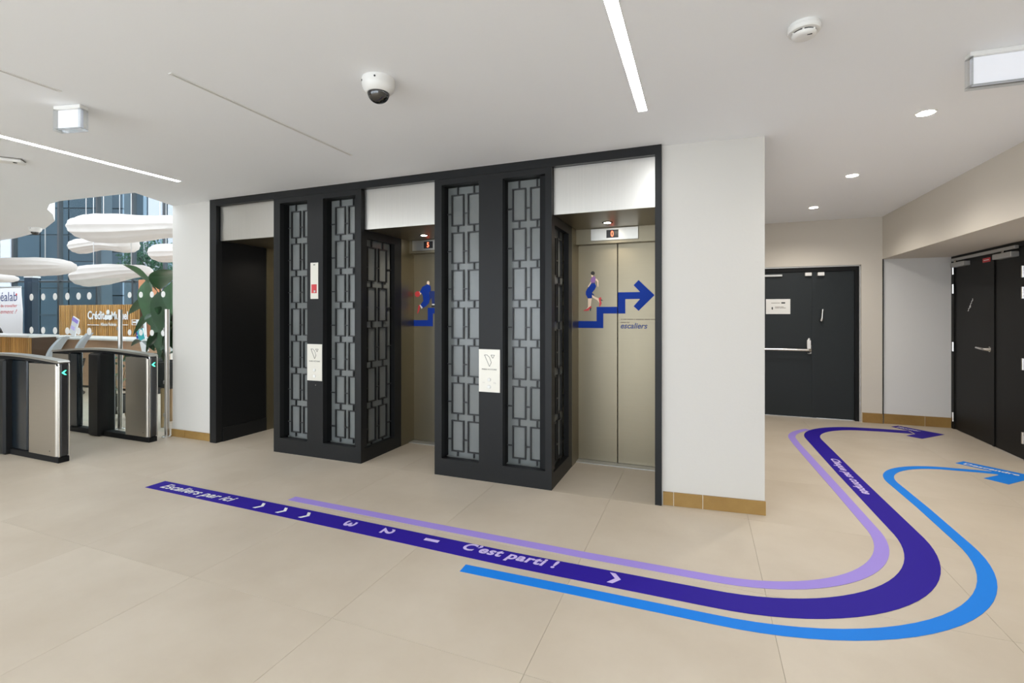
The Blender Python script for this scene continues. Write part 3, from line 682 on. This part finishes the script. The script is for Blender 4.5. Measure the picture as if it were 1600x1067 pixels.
# glass barrier behind
gb = empty('glass_barrier', (-7.0, 3.70, 0), 'clear glass barrier with white dots and steel posts', 'barrier')
for x, y in ((-5.635, 3.63), (-6.53, 3.66)):
    p = MB().tube([(x, y, 0.0), (x, y, 1.45)], 0.024, 16).build('post', 'post_steel', gb, True)
    MB().lathe([(0.05, 0.0), (0.05, 0.012), (0.03, 0.02)], (x, y, 0), 20).build('foot', 'chrome', p, True)
    for zz in (0.25, 0.62, 1.22): MB().bevbox(x-0.05, x-0.015, y-0.012, y+0.03, zz-0.02, zz+0.02, 0.004).build('clamp', 'alu', p)
for a, b in ((-8.62, -7.775), (-7.765, -6.615), (-6.49, -5.70)):
    p = MB().box(a, b, 3.695, 3.705, 0.03, 1.84).build('glass_panel', 'clear_glass', gb)
    for x in (-8.509, -8.23, -7.955, -7.68, -7.437, -7.21, -6.41, -6.20, -6.0, -5.80):
        if a < x < b:
            for zz in (1.625, 1.175):
                MB().lathe([(0.047 if x < -7 else 0.036, 0), (0.047 if x < -7 else 0.036, 0.0012)], (0, 0, 0), 16).xf(Matrix.Translation((x, 3.6948, zz)) @ Matrix.Rotation(math.pi/2, 4, 'X')).build('dot', 'white_plastic', p)

# ------------------------------------------------------------------ reception
def slats(root, x0, x1, y, z0, z1, pitch, m='slat'):
    me = mesh_of(MB().box(-pitch*0.29, pitch*0.29, -0.012, 0.0, 0, z1-z0), 'slat', m)
    n = int((x1-x0)/pitch)
    for k in range(n): inst('slat', me, root, (x0 + (k+0.5)*(x1-x0)/n, y, z0))
ds = empty('slatted_desk', (-12.2, 5.2, 0), 'slatted wooden reception desk with a white top at the left edge', 'desk')
MB().box(-13.2, -11.27, 4.90, 5.25, 0, 0.965).build('body', 'slat_back', ds)
MB().bevbox(-13.25, -11.25, 4.85, 5.30, 0.965, 1.005, 0.006).build('worktop', 'counter_white', ds)
slats(ds, -13.2, -11.27, 4.90, 0.05, 0.96, 0.062)
ct = empty('reception_counter', (-10.9, 5.7, 0), 'long brown reception counter with a white top under the sign wall', 'counter')
MB().box(-12.55, -9.22, 5.52, 6.0, 0.04, 0.905).build('front', 'wood_front', ct)
MB().bevbox(-12.6, -9.17, 5.46, 6.05, 0.905, 0.945, 0.006).build('worktop', 'counter_white', ct)
MB().box(-12.5, -9.27, 5.56, 5.95, 0, 0.04).build('toe_kick', 'black_matt', ct)
sw = empty('slat_wall', (-13.3, 7.0, 0), 'low slatted wooden wall bearing white bank lettering', 'partition')
MB().box(-14.95, -11.82, 7.03, 7.12, 0, 1.60).build('back_board', 'slat_back', sw)
slats(sw, -14.95, -11.82, 7.03, 0.0, 1.61, 0.07)
a = on_y(137, 499, 6.99); b = on_y(200, 499, 6.99); mid0 = on_y(163.5, 499, 6.99); mid1 = on_y(174, 499, 6.99)
text('lettering', 'Crédit', mid0.x - a.x, 0.205, 'white_print', sw, M_wall(a.x, 6.99, a.z), bold=0.03)
text('lettering', 'Mutuel', b.x - mid1.x, 0.19, 'white_print', sw, M_wall(mid1.x, 6.99, a.z), bold=0.03)
kx = (mid0.x+mid1.x)/2
for dx, dz in ((0, 0.17), (-0.075, 0.05), (0.075, 0.05)):
    MB().wallpoly(ell(kx+dx, a.z+dz, 0.058, 0.062), 6.985, 6.998).build('emblem', 'white_print', sw)
MB().box(kx-0.02, kx+0.02, 6.985, 6.998, a.z, a.z+0.13).build('emblem', 'white_print', sw)
text('lettering', 'Alliance Fédérale', 0.60, 0.075, 'white_print', sw, M_wall(on_y(157, 507, 6.99).x, 6.99, on_y(157, 509, 6.99).z), bold=0.02)
u0, u1, u2, u3 = [on_y(p, 507.5, 6.99) for p in (137, 155, 191, 200)]
for p, q in ((u0, u1), (u2, u3)): MB().box(p.x, q.x, 6.985, 6.998, p.z-0.008, p.z+0.008).build('rule', 'white_print', sw)
p0, p1 = on_y(206, 507, 6.99), on_y(217, 500, 6.99)
bx = MB().box(p0.x, p1.x, 6.985, 6.998, p1.z, p1.z+0.012).box(p0.x, p1.x, 6.985, 6.998, p0.z-0.012, p0.z).box(p0.x, p0.x+0.012, 6.985, 6.998, p0.z, p1.z).box(p1.x-0.012, p1.x, 6.985, 6.998, p0.z, p1.z)
bx.box(p0.x+0.04, p1.x-0.04, 6.985, 6.998, (p0.z+p1.z)/2-0.02, (p0.z+p1.z)/2+0.02).build('small_logo', 'white_print', sw)
# orange panel beside it
oc = empty('orange_panel', (-10.6, 7.25, 0), 'orange wall panel with a pale figure beside the slatted wall', 'panel')
q0, q1 = on_y(216, 437, 7.2), on_y(244, 437, 7.2)
MB().bevbox(q0.x, q1.x, 7.2, 7.32, 0, q0.z, 0.01).build('board', 'orange', oc)
fig = [(229,447),(233,446),(233,470),(232,490),(227,484),(229,468),(226,460)]
f2 = [on_y(x, y, 7.198) for x, y in fig]
MB().wallpoly([(p.x, p.z) for p in f2], 7.192, 7.1995).build('pale_figure', 'banner', oc)
# brochure stands
def brochure(c, w, h, lean, label, cols):
    r = empty('brochure', c, label, 'brochure')
    M = Matrix.Translation(Vector(c) + Vector((0, 0, w/2*abs(math.sin(math.radians(lean)))))) @ Matrix.Rotation(math.radians(lean), 4, 'Y')
    MB().bevbox(-w/2, w/2, 0, 0.02, 0, h, 0.003).xf(M).build('sheet', 'banner', r)
    for (x0_, x1_, z0_, z1_, m) in cols:
        MB().box(x0_*w/2, x1_*w/2, -0.003, 0.0, z0_*h, z1_*h).xf(M).build('print', m, r)
    MB().box(-w/2, w/2, 0.02, 0.10, 0, 0.012).xf(Matrix.Translation(c)).build('easel', 'alu', r)
c = on_y(112, 522, 5.6); brochure((c.x, 5.6, 0.9455), 0.20, 0.36, 22, 'leaning brochure standing on the brown counter', [(-1, 1, 0.75, 0.95, 'lilac'), (-0.8, 0.5, 0.3, 0.5, 'lilac_print')])
c = on_y(228, 530, 5.62); brochure((-9.42, 5.62, 0.9455), 0.26, 0.34, -4, 'pale poster with a blue base at the counter end behind leaves', [(-1, 1, 0.0, 0.16, 'blue_print'), (-1, -0.75, 0.2, 0.5, 'purple'), (-0.2, 0.6, 0.5, 0.7, 'grey_print')])
c = on_y(240, 540, 5.5); brochure((-8.95, 5.40, 0.70), 0.16, 0.42, -20, 'teal and white leaflet leaning by the counter end', [(-1, 1, 0.55, 1.0, 'teal_print')])
rk = empty('leaflet_rack', (-8.95, 5.5, 0), 'low dark rack at the end of the brown counter', 'rack')
MB().bevbox(-9.12, -8.80, 5.36, 5.62, 0.0, 0.70, 0.01).build('body', 'pot_dark', rk)
# chairs
def office_chair(x, y, ang, m, label, top, low=True):
    r = empty('office_chair', (x, y, 0), label, 'chair', 'office chairs at the reception')
    M = Matrix.Translation((x, y, 0)) @ Matrix.Rotation(ang, 4, 'Z')
    for k in range(5):
        t = 2*math.pi*k/5
        MB().tube([(0.03*math.cos(t), 0.03*math.sin(t), 0.10), (0.30*math.cos(t), 0.30*math.sin(t), 0.065)], [0.025, 0.015], 8).xf(M).build('base_arm', 'dark_plastic', r)
        MB().lathe([(0.014, -0.03), (0.03, -0.012), (0.03, 0.012), (0.014, 0.03)], (0, 0, 0), 12).xf(M @ Matrix.Translation((0.30*math.cos(t), 0.30*math.sin(t), 0.031)) @ Matrix.Rotation(math.pi/2, 4, 'X')).build('castor', 'dark_plastic', r)
    MB().tube([(0, 0, 0.10), (0, 0, 0.43)], 0.025, 10).xf(M).build('column', 'chrome', r)
    MB().bevbox(-0.24, 0.24, -0.23, 0.25, 0.43, 0.50, 0.03).xf(M).build('seat', m, r, True)
    mb = MB(); nz, nx = 10, 8; o = 0
    for side in (0, 1):
        for i in range(nz+1):
            f = i/nz; zz = 0.56 + (top-0.56)*f; hw = 0.225*(1 - 0.55*max(0, f-0.55)**1.6/0.45**1.6*0.8)
            for j in range(nx+1):
                u = -1 + 2*j/nx
                mb.v.append(Vector((u*hw, 0.22 + 0.16*f - 0.05*math.sin(math.pi*f) + (-0.05*u*u) + (0.035 if side else 0), zz)))
    S = (nz+1)*(nx+1)
    for i in range(nz):
        for j in range(nx):
            a_, b_, c_, d_ = i*(nx+1)+j, i*(nx+1)+j+1, (i+1)*(nx+1)+j+1, (i+1)*(nx+1)+j
            mb.f.append((a_, b_, c_, d_)); mb.f.append((S+d_, S+c_, S+b_, S+a_))
    for i in range(nz):
        for j in (0, nx):
            a_, d_ = i*(nx+1)+j, (i+1)*(nx+1)+j
            mb.f.append((a_, d_, S+d_, S+a_) if j == 0 else (d_, a_, S+a_, S+d_))
    for j in range(nx):
        for i in (0, nz):
            a_, b_ = i*(nx+1)+j, i*(nx+1)+j+1
            mb.f.append((b_, a_, S+a_, S+b_) if i == 0 else (a_, b_, S+b_, S+a_))
    mb.xf(M).build('backrest', m, r, True)
    MB().tube([(0, 0.15, 0.45), (0, 0.27, 0.50), (0, 0.29, 0.62)], 0.018, 8).xf(M).build('back_support', 'dark_plastic', r)
    for s in (-1, 1):
        MB().tube([(s*0.23, 0.05, 0.47), (s*0.27, 0.05, 0.55), (s*0.27, 0.05, 0.66)], 0.014, 8).xf(M).build('arm_post', 'dark_plastic', r)
        MB().bevbox(s*0.27-0.035, s*0.27+0.035, -0.12, 0.15, 0.66, 0.69, 0.008).xf(M).build('armrest', 'dark_plastic', r)
c = on_y(55, 540, 4.30); office_chair(c.x, 4.30, math.radians(-40), 'grey_fabric', 'grey office chair beside the slatted desk, the left one', 1.03)
c = on_y(97, 540, 4.85); office_chair(c.x, 4.85, math.radians(-36), 'grey_fabric', 'grey office chair before the brown counter, the right one', 1.06)
c = on_y(6, 510, 5.75); office_chair(c.x, 5.75, math.radians(200), 'dark_plastic', 'black high-backed office chair behind the slatted desk', 1.30)
# roll-up banner
bn = empty('roll_up_banner', (-14.9, 6.3, 0), 'white roll-up banner with purple lettering at the left edge', 'banner')
e1 = on_y(33, 449, 6.3); MBx = MB(); 
wp = [(e1.x-0.95, 0.06), (e1.x+0.02, 0.06), (e1.x+0.05, 1.45), (e1.x, 1.80), (e1.x-0.02, e1.z), (e1.x-0.95, e1.z)]
MBx.wallpoly(wp, 6.3, 6.312).build('sheet', 'banner', bn)
MB().bevbox(e1.x-1.0, e1.x+0.06, 6.22, 6.40, 0, 0.07, 0.01).build('cassette', 'alu', bn)
MB().bevbox(e1.x-0.96, e1.x-0.015, 6.292, 6.318, e1.z, e1.z+0.03, 0.004).build('top_bar', 'alu', bn)
tx = on_y(0, 470, 6.29); tx2 = on_y(26, 470, 6.29)
text('lettering', 'éalab', tx2.x - tx.x, 0.22, 'navy_print', bn, M_wall(tx.x, 6.299, tx.z - 0.01), bold=0.0)
text('lettering', 'de travailler', tx2.x - tx.x, 0.075, 'red_print', bn, M_wall(tx.x, 6.299, on_y(0, 480, 6.29).z), bold=0.0)
text('lettering', 'ement ?', tx2.x - tx.x, 0.10, 'red_print', bn, M_wall(tx.x, 6.299, on_y(0, 490, 6.29).z), bold=-0.002, shear=0.4)
MB().wallpoly(ell(on_y(25, 460, 6.29).x, on_y(25, 460, 6.29).z, 0.025, 0.028), 6.295, 6.2995).build('red_spot', 'red_print', bn)

# ------------------------------------------------------------------ cloud-shaped pendant lamps
def pendant(px0, px1, py0, py1, t, bend, label, seed, taper=0.0):
    rnd = random.Random(seed)
    cx_, cy_ = (px0+px1)/2, (py0+py1)/2; C = at(cx_, cy_, t); L = (px1-px0)/FOC*t/2; Hh = (py1-py0)/FOC*t/2
    r = empty('pendant_lamp', C, label, 'lamp', 'cloud-shaped white pendant lamps')
    mb = MB(); nu, nv = 40, 48; ph = rnd.random()*6
    for i in range(nu+1):
        u = -math.cos(math.pi*i/nu)
        hh = max(0.0, 1 - abs(u)**9)**0.5
        thick = Hh*0.80*hh*(1 + 0.22*math.cos(2.6*u+ph)) * (1 - taper*u) + 0.002
        dep = L*0.42*hh*(1 + 0.15*math.cos(3*u+ph)) + 0.002
        zc = bend*Hh*math.sin(1.6*u + ph*0.3); yc = 0.10*L*math.sin(2*u+ph)
        for j in range(nv):
            a = 2*math.pi*j/nv; k = 1 + 0.035*math.cos(12*a) + 0.012*math.sin(70*u + 3*a)
            p = RV*(u*L) + FV*(yc + dep*math.cos(a)*k) + Vector((0, 0, zc + thick*math.sin(a)*k))
            mb.v.append(C + p)
    for i in range(nu):
        for j in range(nv): mb.f.append((i*nv+j, (i+1)*nv+j, (i+1)*nv+(j+1) % nv, i*nv+(j+1) % nv))
    mb.build('shade', 'lamp_paper', r, True)
    for s in (-0.55, 0.5):
        p = C + RV*(s*L) + Vector((0, 0, Hh*0.3))
        MB().tube([p, Vector((p.x, p.y, 7.6))], 0.006, 6).build('cable', 'alu', r)
pendant(124, 292, 332, 380, 9.0, 0.10, 'largest cloud-shaped lamp, hanging highest beside the white wall', 3, -0.15)
pendant(112, 212, 369, 399, 10.4, 0.25, 'cloud-shaped lamp partly behind the largest one', 5)
pendant(121, 233, 412, 444, 9.6, 0.30, 'cloud-shaped lamp above the slatted sign wall', 8, 0.1)
pendant(-30, 104, 401, 430, 8.2, -0.12, 'cloud-shaped lamp cut by the left edge below the mezzanine', 2)
pendant(-70, 18, 428, 442, 12.0, 0.1, 'small far cloud-shaped lamp above the white banner', 6)
pendant(239, 330, 380, 409, 12.0, 0.1, 'cloud-shaped lamp before the tree, mostly hidden by the wall', 4)

# ------------------------------------------------------------------ plants
def leaf(name, base, tip, width, droop, m, par, roll=0.0):
    base, tip = Vector(base), Vector(tip); d = tip - base; L = d.length
    side = d.cross(Vector((0, 0, 1))); side = side.normalized() if side.length > 1e-4 else Vector((1, 0, 0))
    nrm = side.cross(d).normalized(); side = (Matrix.Rotation(roll, 3, d.normalized()) @ side); nrm = (Matrix.Rotation(roll, 3, d.normalized()) @ nrm)
    mb = MB(); n = 10
    for i in range(n+1):
        f = i/n; w = width*(math.sin(math.pi*min(1, f**0.8*0.98+0.02))**0.75)/2 + 0.002
        c_ = base + d*f + Vector((0, 0, droop*L*math.sin(math.pi*f)*0.5)); wav = 0.03*width*math.sin(9*f)
        for k, u in enumerate((-1, -0.5, 0, 0.5, 1)): mb.v.append(c_ + side*(u*w) + nrm*(0.16*w*abs(u)*2 + wav*u))
    for i in range(n):
        for k in range(4): mb.f.append((i*5+k, i*5+k+1, (i+1)*5+k+1, (i+1)*5+k))
    return mb.build(name, m, par, True)
pl = empty('potted_plant', (-6.30, 4.05, 0), 'tall broad-leaved plant in a dark legged planter beside the white wall', 'plant')
MB().lathe([(0.15, 0.46), (0.20, 0.50), (0.22, 0.80), (0.20, 0.80), (0.19, 0.76)], (-6.30, 4.05, 0), 24).build('planter', 'pot_dark', pl, True)
for a in (0.7, 2.3, 3.9, 5.5): MB().tube([(-6.30+0.15*math.cos(a), 4.05+0.15*math.sin(a), 0.5), (-6.30+0.19*math.cos(a), 4.05+0.19*math.sin(a), 0.0)], [0.028, 0.016], 8).build('leg', 'leg_wood', pl)
MB().lathe([(0.17, 0.70), (0.19, 0.765), (0.05, 0.79)], (-6.30, 4.05, 0), 20).build('soil', 'earth', pl)
def bleaf(b0, b1, w, droop, t0, t1, roll=0.0):
    p0 = at(*b0, t0); p1 = at(*b1, t1)
    MB().tube([(-6.30, 4.05, 0.74), Vector((-6.30, 4.05, 0.74)).lerp(p0, 0.55) + Vector((0, 0, 0.12)), p0], [0.016, 0.013, 0.009], 6).build('stalk', 'stem', pl)
    leaf('leaf', p0, p1, w, droop, 'leaf_green', pl, roll)
bleaf((246, 456), (192, 414), 0.20, 0.10, 6.4, 6.6, 0.9)
bleaf((250, 452), (276, 424), 0.34, 0.3, 6.3, 6.0, 0.2)
bleaf((231, 436), (240, 512), 0.36, 0.15, 6.5, 6.1, 1.2)
bleaf((262, 452), (255, 520), 0.34, 0.1, 6.2, 6.0, 0.5)
bleaf((258, 492), (200, 492), 0.17, 0.35, 6.3, 6.7, 0.5)
bleaf((254, 508), (208, 524), 0.10, 0.5, 6.3, 6.6, 0.6)
bleaf((270, 440), (284, 500), 0.34, 0.1, 6.0, 5.9, 1.4)
bleaf((262, 500), (250, 560), 0.22, 0.1, 6.1, 5.9, 0.8)
bleaf((240, 548), (205, 541), 0.12, 0.3, 6.0, 6.3, 0.2)
bleaf((252, 520), (228, 552), 0.14, 0.3, 6.1, 6.0, 0.7)
bleaf((264, 470), (270, 545), 0.26, 0.1, 6.2, 6.1, 1.0)
bleaf((250, 486), (246, 548), 0.20, 0.1, 6.3, 6.2, 0.6)
bleaf((268, 510), (262, 566), 0.22, 0.1, 6.1, 6.0, 1.5)
rnd = random.Random(4)
for k in range(16):
    b = (rnd.uniform(240, 268), rnd.uniform(470, 560)); a_ = rnd.uniform(0, 6.28)
    tt = rnd.uniform(5.9, 6.3); p0 = at(*b, tt)
    leaf('leaf', p0, p0 + Vector((0.13*math.cos(a_), 0.13*math.sin(a_), rnd.uniform(-0.12, 0.05))), 0.07, 0.2, 'leaf_green', pl, rnd.uniform(-1, 1))
fp = empty('potted_plant', (-7.17, 3.98, 0), 'small red-flowered plant in a dark legged pot behind the turnstile', 'plant')
MB().lathe([(0.105, 0.09), (0.125, 0.12), (0.125, 0.33), (0.11, 0.33), (0.10, 0.30)], (-7.17, 3.98, 0), 24).build('planter', 'pot_dark', fp, True)
for a in (0.7, 2.3, 3.9, 5.5): MB().tube([(-7.17+0.09*math.cos(a), 3.98+0.09*math.sin(a), 0.14), (-7.17+0.115*math.cos(a), 3.98+0.115*math.sin(a), 0.0)], [0.02, 0.012], 8).build('leg', 'leg_wood', fp)
MB().lathe([(0.09, 0.26), (0.10, 0.305), (0.03, 0.315)], (-7.17, 3.98, 0), 20).build('soil', 'earth', fp)
for k in range(34):
    a_ = rnd.uniform(0, 6.28); hgt = rnd.uniform(0.36, 0.84); rr = rnd.uniform(0.02, 0.17)
    p0 = Vector((-7.17 + rr*math.cos(a_), 3.98 + rr*math.sin(a_), hgt)); 
    if k % 3 == 0: MB().tube([(-7.17 + 0.03*math.cos(a_), 3.98+0.03*math.sin(a_), 0.30), p0.lerp(Vector((-7.17, 3.98, hgt)), 0.4), p0], 0.004, 5).build('stalk', 'stem', fp)
    leaf('leaf', p0, p0 + Vector((0.10*math.cos(a_), 0.10*math.sin(a_), rnd.uniform(-0.06, 0.06))), 0.07, 0.25, 'leaf_light' if k % 3 else 'leaf_green', fp, rnd.uniform(-1, 1))
for k, (dx, dz, m) in enumerate(((-0.06, 0.66, 'flower_red'), (0.02, 0.63, 'flower_red'), (0.04, 0.74, 'flower_pink'), (-0.01, 0.44, 'flower_red'), (0.07, 0.47, 'flower_pink'), (-0.05, 0.41, 'flower_pink'))):
    p = Vector((-7.17+dx, 3.98-0.13, dz))
    mb = MB()
    for j in range(6):
        a_ = j*math.pi/3; q = p + Vector((0.03*math.cos(a_), 0, 0.03*math.sin(a_)))
        mb.lathe([(0.004, -0.012), (0.018, -0.004), (0.016, 0.006), (0.004, 0.012)], q, 8)
    mb.build('flower', m, fp, True)

# ------------------------------------------------------------------ curtain wall, outside
TG = 17.0
wn = empty('window_1', at(150, 490, TG) * 1.0, kind='structure')
ORG[wn.name] = Vector(wn.location)
def cw_box(px0, px1, z0, z1, t0, t1):
    a0, b0 = at(px0, 490, t0), at(px1, 490, t0)
    k = (t1 - t0)
    return MB().prism([(a0.x, a0.y), (b0.x, b0.y), (b0.x + FV.x*k, b0.y + FV.y*k), (a0.x + FV.x*k, a0.y + FV.y*k)], z0, z1)
mx_ = [-100, -41, 19.5, 91, 151, 207, 256, 310, 370]
for p in mx_: cw_box(p-1.6, p+1.2, 0, 7.6, TG-0.10, TG+0.06).build('mullion', 'mullion', wn)
for i in range(len(mx_)-1):
    for z0, z1 in ((0.0, 2.5), (2.56, 7.6)):
        cw_box(mx_[i]+1.2, mx_[i+1]-1.6, z0 + 0.03, z1, TG-0.02, TG+0.01).build('pane', 'pane_glass', wn)
    cw_box(mx_[i]+1.2, mx_[i+1]-1.6, 2.5, 2.56, TG-0.06, TG+0.03).build('transom', 'mullion', wn)
cl = empty('blue_column', at(44, 490, 14.0) * 1.0, 'dark blue column standing behind the glass barrier', 'column')
cl.location.z = 0; ORG[cl.name] = Vector(cl.location)
cw_box(38, 50, 0, 2.45, 14.0, 14.2).build('shaft', 'dark_blue', cl)
cw_box(37, 51, 2.45, 2.50, 13.98, 14.22).build('cap', 'alu', cl)
struct(MB().box(-90, 60, -60, 70, -0.5, -0.26), 'ground', 'paving')
# buildings outside
def building(px0, px1, t, height, m, label, cols, rows, pm_, dep=1.0, z0=-0.2, gapf=0.02):
    C = at((px0+px1)/2, 490, t); C.z = 0
    r = empty('building', C, label, 'building', 'buildings beyond the curtain wall')
    cw_box(px0, px1, z0, height, t+0.1, t+dep).build('wall', 'facade_dark', r)
    for i in range(cols):
        for j in range(rows):
            a_ = px0 + (px1-px0)*i/cols + gapf*(px1-px0)/cols; b_ = px0 + (px1-px0)*(i+1)/cols - gapf*(px1-px0)/cols
            zz0 = height*j/rows + 0.03; zz1 = height*(j+1)/rows - 0.03
            cw_box(a_, b_, zz0, zz1, t, t+0.1).build('panel', pm_(i, j), r)
    return r
building(18, 152, 24.0, 12.0, None, 'blue-grey panelled building outside behind the lamps', 3, 9, lambda i, j: 'facade_blue')
building(152, 192, 26.5, 12.0, None, 'pale glazed building outside behind the middle mullion', 2, 5, lambda i, j: 'facade_pale')
building(-140, 17, 29.0, 12.0, None, 'white building outside at the left edge', 4, 4, lambda i, j: 'facade_white')
building(192, 206, 29.0, 12.0, None, 'narrow white building strip outside beside the tree', 1, 3, lambda i, j: 'facade_white')
building(206, 400, 34.0, 16.0, None, 'white gridded building outside above the tree', 8, 6, lambda i, j: 'facade_white' if (i+j) % 3 else 'facade_pale', gapf=0.05)
tr_ = empty('tree', at(240, 490, 21.0) * 1.0, 'leafy green tree outside beyond the tall glazing', 'tree')
tr_.location.z = -0.25; ORG[tr_.name] = Vector(tr_.location)
b0 = at(238, 490, 21.0); MB().tube([(b0.x, b0.y, -0.25), (b0.x+0.05, b0.y, 1.6), (b0.x, b0.y+0.1, 3.0)], [0.12, 0.09, 0.05], 10).build('trunk', 'bark', tr_)
for k in range(6):
    a_ = k*1.05; MB().tube([(b0.x, b0.y, 1.8+0.2*k), (b0.x+0.9*math.cos(a_), b0.y+0.9*math.sin(a_), 2.8+0.2*k)], [0.04, 0.012], 6).build('branch', 'bark', tr_)
mb = MB(); cc = at(241, 410, 21.0)
for k in range(4200):
    v = Vector((rnd.gauss(0, 1), rnd.gauss(0, 1), rnd.gauss(0, 1))).normalized() * (rnd.random()**0.45)
    p = cc + Vector((v.x*1.35, v.y*1.3, v.z*1.05)); s = rnd.uniform(0.04, 0.085)
    a_ = Vector((rnd.gauss(0, 1), rnd.gauss(0, 1), rnd.gauss(0, 1))).normalized(); b_ = a_.cross(Vector((0.3, 0.2, 1))).normalized()
    mb.add([p - a_*s, p + b_*s*0.5, p + a_*s, p - b_*s*0.5], [(0, 1, 2, 3)])
o = mb.build('foliage', 'tree_green', tr_); o['kind'] = 'stuff'

# unseen rear front behind the camera, added to shape the daylight
struct(MB().box(-27, -9.0, -3.75, -3.6, 0, CEIL), 'wall_rear_blocker', 'plaster')  # unseen solid wall, put in to keep daylight out of the lobby
w2 = empty('window_added', (-3, -3.6, 0), kind='structure')  # unseen open frame, added to let daylight in from behind
for k in range(5):
    x = -9.0 + k*2.8; MB().box(x-0.04, x+0.04, -3.7, -3.6, 0, CEIL).build('mullion', 'mullion', w2)
MB().box(-9, 2.15, -3.7, -3.6, 0.0, 0.08).build('sill', 'mullion', w2)
